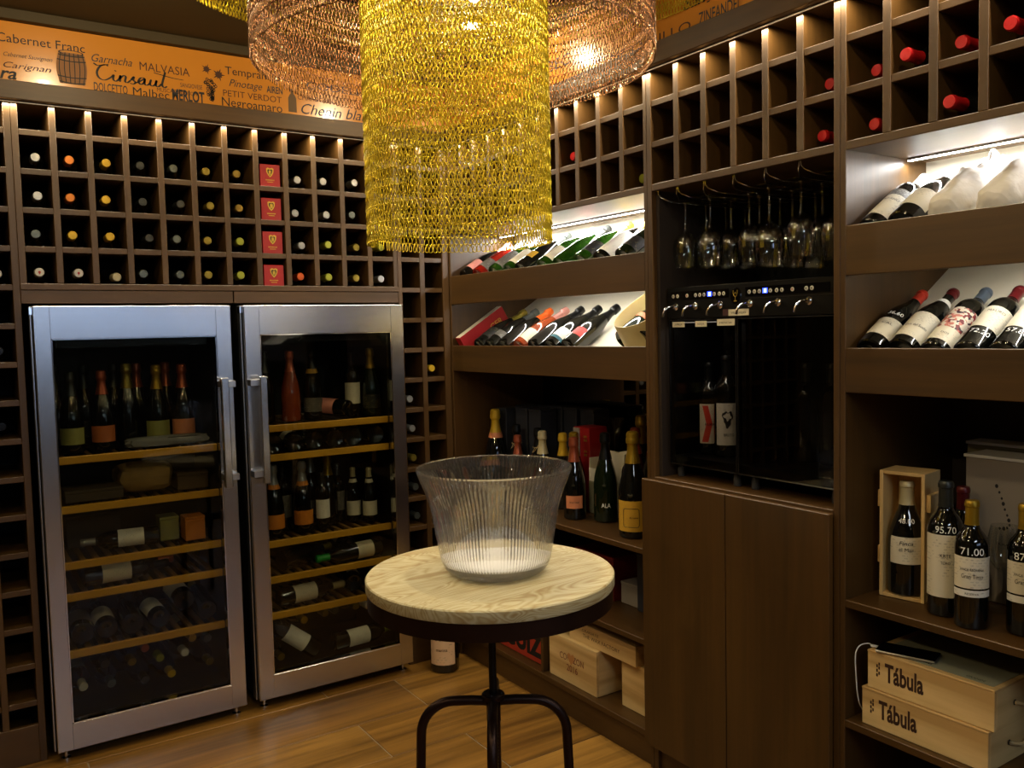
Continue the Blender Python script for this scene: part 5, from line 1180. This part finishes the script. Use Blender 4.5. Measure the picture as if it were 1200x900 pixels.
def side_text(t, s, y0, z, w, h, x, mat=INKBR, shear=0, bold=0): text_part(s, lambda u, v: (x-.0006, y0-u, z+v), mat, t, w, h, shear, bold)
side_text(t, 'CORAZON', 2.672, .208, .150, .026, 1.968, pm('red_brown_stamp', srgb(120, 50, 36), .7)); side_text(t, '2016', 2.628, .170, .068, .026, 1.968, MATS['red_brown_stamp'])
t['label'] = 'pine crate stamped CORAZON 2016 on the bottom shelf of the corner bay'
heart = [(0, -.028), (.018, -.008), (.022, .008), (.014, .018), (.004, .014), (0, .006), (-.004, .014), (-.014, .018), (-.022, .008), (-.018, -.008)]
MB().add([(1.9672, 2.60, .225)]+[(1.9672, 2.60-a, .225+b) for a, b in heart], [(0, 1+k, 1+(k+1) % 10) for k in range(10)]).build('brand_mark', pm('orange_stamp', srgb(200, 140, 80), .7), t)
t = crate('flat pine crate with printed top edge lying across the two bottom crates', 1.985, 2.13, 2.245, 2.63, .2975, .372, lidh=.008)
side_text(t, 'THE WAX FACTORY', 2.545, .322, .215, .014, 1.985, INKBR); side_text(t, 'GRANATE', 2.55, .344, .10, .010, 1.985, INKBR, .2)
t = crate('pale pine crate at the right end of the bottom shelf, beside the cabinet', 2.005, 2.16, 2.130, 2.345, Z0, .296)
t = carton('card_box', 'red-orange card box with big black letters on the bottom shelf behind the table leg', 'box', pm('brick_red_card', srgb(176, 56, 34), .5, var=.06), 1.985, 2.25, 2.785, 3.17, Z0, .34)
side_text(t, 'GUIZ', 3.10, .150, .285, .085, 1.985, INK, 0, .05)
# bottle standing on the floor in the corner
o = bottle('bordeaux', (1.795, 3.300, .001), facing(-.85, -1), 1.72, G_BLACK, F_BLACK, None, paper('rose_cream_label', srgb(220, 186, 150)), (.022, .112), .95, desc='large dark bottle with pale label standing on the floor in the corner', seg=32)
cyl_text(o, 'PAI', .085, .014, .032, INKBR, .0384); cyl_text(o, 'marina', .058, .008, .03, INKBR, .0384)
# ================================================================== RIGHT BAY, MIDDLE SHELF
ZM = .774
wc = thing('wooden_bottle_box', 'open-fronted pale wooden box holding a bottle, standing on the right bay shelf', 'box', (2.095, 1.287, ZM))
x0, x1, y0, y1, z1 = 2.052, 2.150, 1.232, 1.348, ZM+.335
Rw = Matrix.Translation((2.10, 1.29, 0)) @ Matrix.Rotation(math.radians(9), 4, 'Z') @ Matrix.Translation((-2.10, -1.29, 0))
def wbx(name, mat, *a): return MB().box(*a, .001, Rw).build(name, mat, wc)
th = .009
wbx('side_board', PINE_Z, x0, x1, y0, y0+th, ZM, z1); wbx('side_board', PINE_Z, x0, x1, y1-th, y1, ZM, z1)
wbx('top_board', PINE, x0, x1, y0+th, y1-th, z1-th, z1); wbx('bottom_board', PINE, x0, x1, y0+th, y1-th, ZM, ZM+th); wbx('back_board', PINE_Z, x1-.006, x1, y0+th, y1-th, ZM+th, z1-th)
for z in (ZM+.085, ZM+.235):
    wbx('batten', PINE, x0+.012, x1-.01, y0-.010, y0, z, z+.045); wbx('batten', PINE, x0+.012, x1-.01, y1, y1+.010, z, z+.045)
def pr(x, y, kind, glass, cap, label, desc, price, pz, ph, face=(-1, -.58), **kw):
    return bottle(kind, (x, y, kw.pop('z', ZM)), facing(*face), kw.pop('s', 1.0), glass, cap, kw.pop('capz', None), label, desc=desc, group='priced bottles on the right bay shelf', text=price, textz=pz, texth=ph, seg=36, **kw)
pr(2.092, 1.292, 'burgundy', G_BLACK, F_CREAM, P_CREAM, 'stout bottle priced 48.00 standing inside the open wooden box', '48.00', .190, .012, z=ZM+th+.001, s=1.0, lz=(.085, .155), ang=.95, neck=None, capz=.235, ltext=[('Finca', .135, .010, .03), ('el Mar', .118, .010, .032)])
pr(2.040, 1.158, 'bordeaux', G_BLACK, F_DARK, P_CREAM, 'large bottle priced 95.70 with tall illustrated cream label beside the wooden box', '95.70', .1895, .0145, s=1.10, lz=(.045, .185), ang=1.35, ltext=[('KRTE', .135, .008, .022), ('TORO', .12, .006, .02)])
pr(2.003, 1.073, 'bordeaux', G_BLACK, F_GOLD, P_CREAM, 'front bottle priced 71.00 with gold capsule and cream label', '71.00', .177, .017, lz=(.098, .172), ang=1.3, band=P_WHITE, bz=(.078, .094), ltext=[('FINCA REQUENA', .140, .0055, .052), ('Gran Tinto', .122, .010, .048), ('RESERVA', .083, .005, .03)])
pr(2.150, 1.175, 'bordeaux', G_BLACK, F_WINE, P_CREAM, 'rear bottle with burgundy capsule priced 98.00 behind the gold-capped one', '98.00', .205, .010)
pr(2.050, .975, 'bordeaux', G_BLACK, F_GOLD, P_CREAM, 'gold-capped bottle priced 87.00, second gold one from the left, near the right edge', '87.00', .177, .017, lz=(.098, .172), ang=1.3, band=P_WHITE, bz=(.078, .094), ltext=[('FINCA REQUENA', .140, .0055, .052), ('Gran Tinto', .122, .010, .048)])
pr(2.000, .905, 'bordeaux', G_BLACK, F_WINE, P_WHITE, 'bottle with white label cut by the right edge of the right bay shelf', '83.00', .193, .019)
t = thing('wine_glass', 'clear stemmed wine glass standing between the two gold-capped bottles', 'glass', (2.165, 1.078, ZM))
GP = [(.0, .003), (.036, .002), (.036, .004), (.010, .008), (.0042, .016), (.0038, .085), (.006, .095), (.022, .108), (.037, .130), (.041, .155), (.038, .185), (.032, .215), (.0312, .215), (.0372, .185), (.0402, .155), (.0362, .131), (.0215, .1095), (0, .100)]
def wglass(t, x, y, z, flip=False, s=1.0, n=24):
    prof = [(r*s, (-zz*s if flip else zz*s)) for r, zz in GP]
    MB().lathe(prof[:8]+prof[8:], n, (x, y, z)).build('body', WGLASS, t, True)
wglass(t, 2.165, 1.078, ZM)
t = thing('presentation_box', 'large taupe presentation box with white rims standing behind the priced bottles', 'box', (2.27, 1.02, ZM))
bx(t, 'carton', TAUPE, 2.215, 2.32, .72, 1.205, ZM, 1.142, .002); bx(t, 'lid_rim', WHITEP, 2.211, 2.324, .716, 1.209, 1.142, 1.150, .001)
pts = [(1.125, 1.075), (1.118, 1.060), (1.112, 1.045), (1.108, 1.032), (1.104, 1.018), (1.098, 1.004), (1.094, .992), (1.092, .980), (1.098, .972), (1.106, .969), (1.116, .968)]
mb = MB()
for k, (y, z) in enumerate(pts):
    s = .0042 if k % 3 == 0 else .0028; mb.add([(2.2145, y+s*math.cos(a*PI/4), z+s*math.sin(a*PI/4)*1.3) for a in range(8)], [tuple(range(8))])
for k in range(7):
    y, z = 1.050-.003*k, .905-.014*k; s = .0055; mb.add([(2.2145, y+s*math.cos(a*PI/4)*.8, z+s*math.sin(a*PI/4)*1.3) for a in range(8)], [tuple(range(8))])
mb.build('dotted_drawing', INK, t); text_part('DURAN', lambda u, v: (2.2143, 1.125-u, .925+v), INK, t, .04, .006)
t = thing('presentation_box', 'olive-grey box with white rim, behind and left of the taupe box', 'box', (2.38, 1.05, ZM))
bx(t, 'carton', pm('olive_grey_card', srgb(120, 112, 84), .5), 2.326, 2.40, .72, 1.262, ZM, 1.160, .002); bx(t, 'lid_rim', WHITEP, 2.3255, 2.403, .716, 1.266, 1.160, 1.168, .001)
carton('gift_box', 'pale low carton lying on top of the olive-grey box', 'box', WHITECARD, 2.335, 2.43, .73, 1.00, 1.169, 1.185, lid=False)

stout = [q for q in COL.objects if q.get('label', '').startswith('stout bottle')][0]; stout.scale = (1.13, 1.13, 1.0)
# stacked crates, phone and cable
ZB = .4505
def printed_crate(label, x0, x1, y0, y1, z0, z1, ty):
    t = crate(label, x0, x1, y0, y1, z0, z1, lidh=.006)
    side_text(t, 'Tábula', ty, z0+.030, .104, .046, x0, pm('dark_brown_print', srgb(60, 36, 26), .6), 0, .03)
    mb = MB()
    for (a, b) in ((0, 0), (0, .012), (0, .024), (.006, .006), (.006, .02), (.006, .03)): mb.box(x0-.0007, x0-.0002, ty+.020-a, ty+.024-a, z0+.035+b, z0+.043+b)
    mb.build('small_stamp', MATS['dark_brown_print'], t)
    # rope handle on the near end
    yr = y0-.0005; xm = (x0+x1)/2
    for s in (-1, 1): MB().lathe([(0, .001), (.007, .001)], 12, M=Matrix.Translation((xm+s*.045, yr, (z0+z1)/2)) @ Matrix.Rotation(PI/2, 4, 'X')).build('rope_hole', INK, t)
    MB().tube([(xm-.045+.09*k/8, y0-.002-.012*math.sin(k/8*PI), (z0+z1)/2-.010*math.sin(k/8*PI)) for k in range(9)], .0045, 8).build('rope_handle', CORD, t, True)
    return t
c2 = printed_crate('lower of two stacked pine wine crates with dark brown lettering', 1.962, 2.235, 1.008, 1.334, ZB, ZB+.098, 1.286)
c1 = printed_crate('upper of two stacked pine wine crates, the phone lying on it', 1.968, 2.235, .998, 1.322, ZB+.0995, ZB+.1985, 1.273)
zt = ZB+.1985
bx(c1, 'printed_leaflet', pm('grey_green_leaflet', srgb(150, 148, 120), .4), 1.985, 2.22, 1.01, 1.30, zt+.0002, zt+.0012)
text_part('Tábula', lambda u, v: (1.995+v, 1.235-u, zt+.0016), INK, c1, .07, .022, 0, .02); text_part('GRANDE', lambda u, v: (1.995+v, 1.08-u, zt+.0016), INK, c1, .045, .009)
ph = thing('smartphone', 'black smartphone charging on top of the upper pine crate', 'phone', (2.0, 1.235, zt+.001))
Mp = Matrix.Translation((2.012, 1.238, zt+.0018)) @ Matrix.Rotation(math.radians(18), 4, 'Z')
MB().box(-.035, .035, -.072, .072, 0, .0072, .003, Mp).build('casing', pm('phone_metal', srgb(170, 166, 156), .3, .8), ph)
MB().box(-.0335, .0335, -.0705, .0705, .0072, .0078, .0004, Mp).build('screen', pm('phone_screen', srgb(8, 8, 9), .05, 0, .6, coat=.5), ph)
cb = thing('charging_cable', 'white charging cable hanging off the left corner of the upper crate', 'cable', (1.96, 1.335, zt))
e_ = Mp @ Vector((0, .074, .0036))
MB().box(-.004, .004, .073, .090, .001, .0062, .001, Mp).build('plug', WHITEP, cb)
q = Mp @ Vector((0, .088, .0036))
pp = [q, Vector((1.990, 1.335, zt+.006)), Vector((1.972, 1.346, zt+.002)), Vector((1.960, 1.350, zt-.012)), Vector((1.957, 1.351, zt-.035)), Vector((1.958, 1.350, zt-.07)), Vector((1.964, 1.349, ZB+.07)), Vector((1.980, 1.349, ZB+.03)), Vector((2.02, 1.35, ZB+.004)), Vector((2.15, 1.352, ZB+.003))]
sm = []
for i in range(len(pp)-1):
    a, b, c, d = pp[max(i-1, 0)], pp[i], pp[i+1], pp[min(i+2, len(pp)-1)]
    for k in range(5): t_ = k/5; sm.append(.5*((2*b)+(-a+c)*t_+(2*a-5*b+4*c-d)*t_*t_+(-a+3*b-3*c+d)*t_**3))
sm.append(pp[-1]); MB().tube(sm, .0016, 8).build('cord', WHITEP, cb, True)
for i, (y, h) in enumerate(((.86, .30), (.75, .30), (.62, .30))):
    bottle('bordeaux', (2.05, y, ZM), facing(-.8, -1), 1.0, G_BLACK, F_GOLD, None, P_CREAM, desc='bottle beyond the right edge on the right bay shelf, %s' % ORD[i], group='bottles beyond the right edge')

# ================================================================== HANGING GLASSES
gr = thing('glass_hanger', 'chrome wire hanger rails under the cabinet top for stemmed glasses', 'hanger', (2.15, 1.76, 1.935))
GY = [1.981, 1.866, 1.750, 1.635, 1.519]
for y in GY:
    for s in (-1, 1):
        MB().tube([(1.952, y+s*.003, 1.934), (1.953, y+s*.004, 1.922), (1.958, y+s*.010, 1.913), (1.985, y+s*.026, 1.900), (2.02, y+s*.030, 1.898), (2.38, y+s*.030, 1.898)], .0021, 8).build('wire', CHROME, gr, True)
for y, s in ((2.068, -1), (1.411, 1)):
    MB().tube([(1.952, y, 1.934), (1.953, y, 1.922), (1.958, y+s*.006, 1.913), (1.985, y+s*.018, 1.900), (2.02, y+s*.022, 1.898), (2.38, y+s*.022, 1.898)], .0021, 8).build('wire', CHROME, gr, True)
GC = [2.032, 1.925, 1.808, 1.692, 1.577, 1.466]
rs = random.Random(5)
for c, y in enumerate(GC):
    nrow = 4
    for k in range(nrow):
        x = 2.035+k*.094+(.045 if c in (2,) and k == 0 else 0)+rs.uniform(-.004, .004)
        if c == 2 and k == 3: continue
        big_ = c in (3, 5)
        s = 1.10 if big_ else 1.0
        if big_ and k == 3: continue
        x += (.012*k if big_ else 0)
        t = thing('wine_glass', 'clear stemmed glass hanging upside down, %s channel from the left, %s from the front' % (ORD[c], ORD[k]), 'glass', (x, y, 1.904), 'wine glasses hanging from the rails')
        wglass(t, x, y, 1.904, True, s, 24)

# ================================================================== WINE DISPENSER
XM = 1.985
d = thing('wine_dispenser', 'black wine dispenser with six chrome taps and two dark glass doors', 'dispenser', (2.18, 1.75, 1.006))
ym0, ym1 = 1.425, 2.062; zm0, zm1, zp = 1.045, 1.622, 1.522
mb = MB().box(XM+.01, 2.40, ym0, ym0+.015, zm0, zm1).box(XM+.01, 2.40, ym1-.015, ym1, zm0, zm1).box(XM+.01, 2.40, ym0+.015, ym1-.015, zm1-.015, zm1).box(XM+.01, 2.40, ym0+.015, ym1-.015, zm0, zm0+.03).box(2.38, 2.40, ym0+.015, ym1-.015, zm0+.03, zm1-.015).box(XM+.03, 2.38, 1.765, 1.780, zm0+.03, zp)
mb.build('casing', BLACKM, d)
bx(d, 'control_panel', BLACKM, XM-.004, XM+.012, ym0, ym1, zp, zm1, .0015)
bx(d, 'panel_trim', pm('dull_trim', srgb(70, 66, 60), .3, .8), XM-.0055, XM-.003, ym0, 1.735, 1.575, 1.5765)
gloss = pm('gloss_black', srgb(8, 8, 9), .08, 0, .5)
bx(d, 'display_strip', gloss, XM-.006, XM-.003, 1.445, 1.735, 1.581, 1.608, .0006); bx(d, 'display_strip', gloss, XM-.006, XM-.003, 1.80, 2.045, 1.581, 1.608, .0006)
for (a, b) in ((1.429, 1.770), (1.776, 2.058)):
    dr = bx(d, 'glass_door', DARKPANE, XM, XM+.005, a, b, 1.052, zp-.006)
    MB().box(XM-.001, XM+.006, a-.001, a+.002, 1.05, zp-.004).box(XM-.001, XM+.006, b-.002, b+.001, 1.05, zp-.004).box(XM-.001, XM+.006, a, b, 1.048, 1.052).box(XM-.001, XM+.006, a, b, zp-.006, zp-.003).build('door_edge', pm('dark_steel_edge', srgb(110, 112, 118), .25, 1.0), dr)
for y in (1.45, 1.73, 1.80, 2.04): MB().lathe([(0, 1.006), (.012, 1.006), (.012, 1.03), (.009, zm0), (0, zm0)], 14, (XM+.03, y, 0)).build('foot', RUBBER, d, True)
for y in (2.021, 1.935, 1.832, 1.716, 1.615, 1.511):
    z = 1.560
    M = Matrix.Translation((XM-.004, y, z)) @ Matrix.Rotation(-PI/2, 4, 'Y')
    tp = MB().lathe([(0, 0), (.0115, 0), (.0115, .004), (.009, .006), (.006, .012), (0, .014)], 20, M=M).build('tap', CHROME, d, True)
    path = [(XM-.004, y, z), (XM-.022, y+.001, z+.001), (XM-.036, y+.004, z-.001), (XM-.046, y+.008, z-.008), (XM-.050, y+.011, z-.018), (XM-.051, y+.013, z-.031)]
    MB().tube(path, .0036, 10).build('spout', CHROME, tp, True)
btn = pm('pale_button', srgb(206, 200, 188), .4); BLUE = pm('blue_lit_digits', (.02, .05, 1, 1), .5, emit=(.02, .04, 1.0, 1), estr=9); BLUEC = pm('blue_lit_core', (.3, .4, 1, 1), .5, emit=(.25, .35, 1.0, 1), estr=12)
REDP = pm('orange_symbol', srgb(200, 70, 30), .5)
for i, y in enumerate((2.032, 2.013, 1.971, 1.934, 1.916, 1.898, 1.856, 1.835, 1.818, 1.719, 1.700, 1.682, 1.642, 1.620, 1.602, 1.566, 1.520, 1.502)):
    M = Matrix.Translation((XM-.006, y, 1.594)) @ Matrix.Rotation(-PI/2, 4, 'Y')
    o = MB().lathe([(0, .0016), (.0050, .0016), (.0062, 0)], 16, M=M).build('button', btn, d, True)
    MB().box(XM-.0082, XM-.0076, y-.0015, y+.0015, 1.5915, 1.5965).build('symbol', REDP if y in (1.971, 1.566) else INK, o)
for y in (1.875, 1.661):
    o = bx(d, 'digital_display', BLUE, XM-.0072, XM-.006, y-.008, y+.008, 1.588, 1.602)
    MB().box(XM-.0078, XM-.0072, y-.0045, y+.002, 1.590, 1.600).build('digit', BLUEC, o)
em = MB().lathe([(0, .003), (.019, .003), (.021, 0)], 28, M=Matrix.Translation((XM-.004, 1.771, 1.584)) @ Matrix.Rotation(-PI/2, 4, 'Y') @ Matrix.Diagonal((1.25, 1, 1, 1))).build('emblem', gloss, d, True)
mb = MB(); xx = XM-.0078; yc = 1.771; zc = 1.584
def ring_(pts, r): mb.tube([(xx, yc-a, zc+b) for a, b in pts], r, 4)
ring_([(-.008, .017), (-.008, .008), (-.005, .001), (0, -.002), (.005, .001), (.008, .008), (.008, .017)], .0008); ring_([(0, -.002), (0, -.014)], .0008); ring_([(-.005, -.0145), (.005, -.0145)], .0014); ring_([(-.003, .006), (0, .012), (.003, .006)], .0007)
mb.build('glass_symbol', GOLDINK, em)
stk = pm('sticker_paper', srgb(216, 208, 182), .5)
for (a, b, z0, z1, s) in ((2.042, 1.988, 1.495, 1.512, 'JUMILLA'), (1.941, 1.893, 1.495, 1.513, 'RIOJA'), (1.850, 1.780, 1.497, 1.517, 'MENCIA'), (1.80, 1.722, 1.526, 1.545, 'VERDEJO')):
    x = XM-.0006 if z1 < 1.52 else XM-.005
    o = bx(d, 'sticker', stk, x-.0006, x, b, a, z0, z1)
    text_part(s, lambda u, v: (x-.0009, a-.010-u, z0+.006+v), INK, o, (a-b)-.02, .0055)
o = bx(d, 'patterned_tag', pm('tag_pattern', srgb(70, 40, 40), .6, var=.9, vscale=400), XM-.006, XM-.005, 1.80, 1.822, 1.526, 1.546)
# unseen lamp added to brighten the labels behind the left door
bx(d, 'interior_lamp', pm('interior_lamp_diffuser', (1, 1, 1, 1), .5, emit=(1, .95, .85, 1), estr=.6), XM+.012, XM+.018, 1.82, 2.02, zp-.014, zp-.012)
add_light('AREA', 'dispenser_interior_lamp', (XM+.016, 1.92, zp-.018), .22, (1, .95, .85), (0, math.radians(-12), 0), shape='RECTANGLE', size=.008, size_y=.20)
b1 = bottle('bordeaux', (2.11, 2.005, 1.0765), facing(-.75, -1), 1.0, G_BLACK, F_BLACK, None, P_CREAM, (.035, .165), 1.1, desc='bottle with red and white label behind the left dispenser door, left one', seg=24)
RB = pm('red_print', srgb(204, 62, 44), .5)
r = .0383
for (pts) in ([(-.030, .16), (-.010, .16), (.004, .10), (-.010, .04), (-.032, .04), (-.016, .10)], [(.034, .155), (.010, .100), (.034, .045)]):
    mb = MB(); n = 10
    # wrap as strips
    zs = [min(p[1] for p in pts)+(max(p[1] for p in pts)-min(p[1] for p in pts))*k/n for k in range(n+1)]
    def xr(z):
        xs_ = []
        for a, b in zip(pts, pts[1:]+pts[:1]):
            if (a[1]-z)*(b[1]-z) <= 0 and a[1] != b[1]: xs_.append(a[0]+(b[0]-a[0])*(z-a[1])/(b[1]-a[1]))
        return (min(xs_), max(xs_)) if xs_ else (0, 0)
    v = []; f = []
    for z in zs:
        a, b = xr(z)
        for k in range(5): u = a+(b-a)*k/4; v.append((r*math.sin(u/r), -r*math.cos(u/r), z))
    for i in range(n):
        for k in range(4): f.append((i*5+k, i*5+k+1, i*5+k+6, i*5+k+5))
    link('label_print', mb.add(v, f).mesh('label_print', RB), b1)
cyl_text(b1, 'KURRO', .095, .007, .04, INK, .0388)
b2 = bottle('bordeaux', (2.105, 1.925, 1.0765), facing(-.75, -1), 1.08, G_BLACK, F_BLACK, None, P_WHITE, (.035, .160), 1.05, desc='bottle with white label and dark ink drawing behind the left dispenser door', seg=24)
v = []; cxx, czz = -.004, .115
for (rad, nm, mat) in ((.019, 'label_drawing', INK), (.009, 'label_drawing', P_WHITE)):
    v = [(r*math.sin((cxx)/r)+0, -(r+ (.0002 if rad > .01 else .0007))*math.cos(cxx/r), czz)]; m = 24
    for k in range(m):
        a = 2*PI*k/m; q = rad*(1+.22*math.sin(3*a)+.12*math.sin(7*a+1)); u = cxx+q*math.cos(a)*(.75); rr2 = r+(.0002 if rad > .01 else .0007)
        v.append((rr2*math.sin(u/r), -rr2*math.cos(u/r), czz+q*math.sin(a)*1.25+(.006 if rad < .01 else 0)))
    link(nm, MB().add(v, [(0, 1+k, 1+(k+1) % m) for k in range(m)]).mesh(nm, mat), b2)
cyl_text(b2, 'BRUTO', .062, .008, .03, INK, .0386)
for i, y in enumerate((1.69, 1.60, 1.51)):
    bottle('bordeaux', (2.20, y, 1.0765), facing(-.75, -1), 1.0, G_BLACK, F_DARK, None, None, desc='dark bottle barely visible behind the right dispenser door, %s' % ORD[i], group='bottles behind the right dispenser door', seg=20)
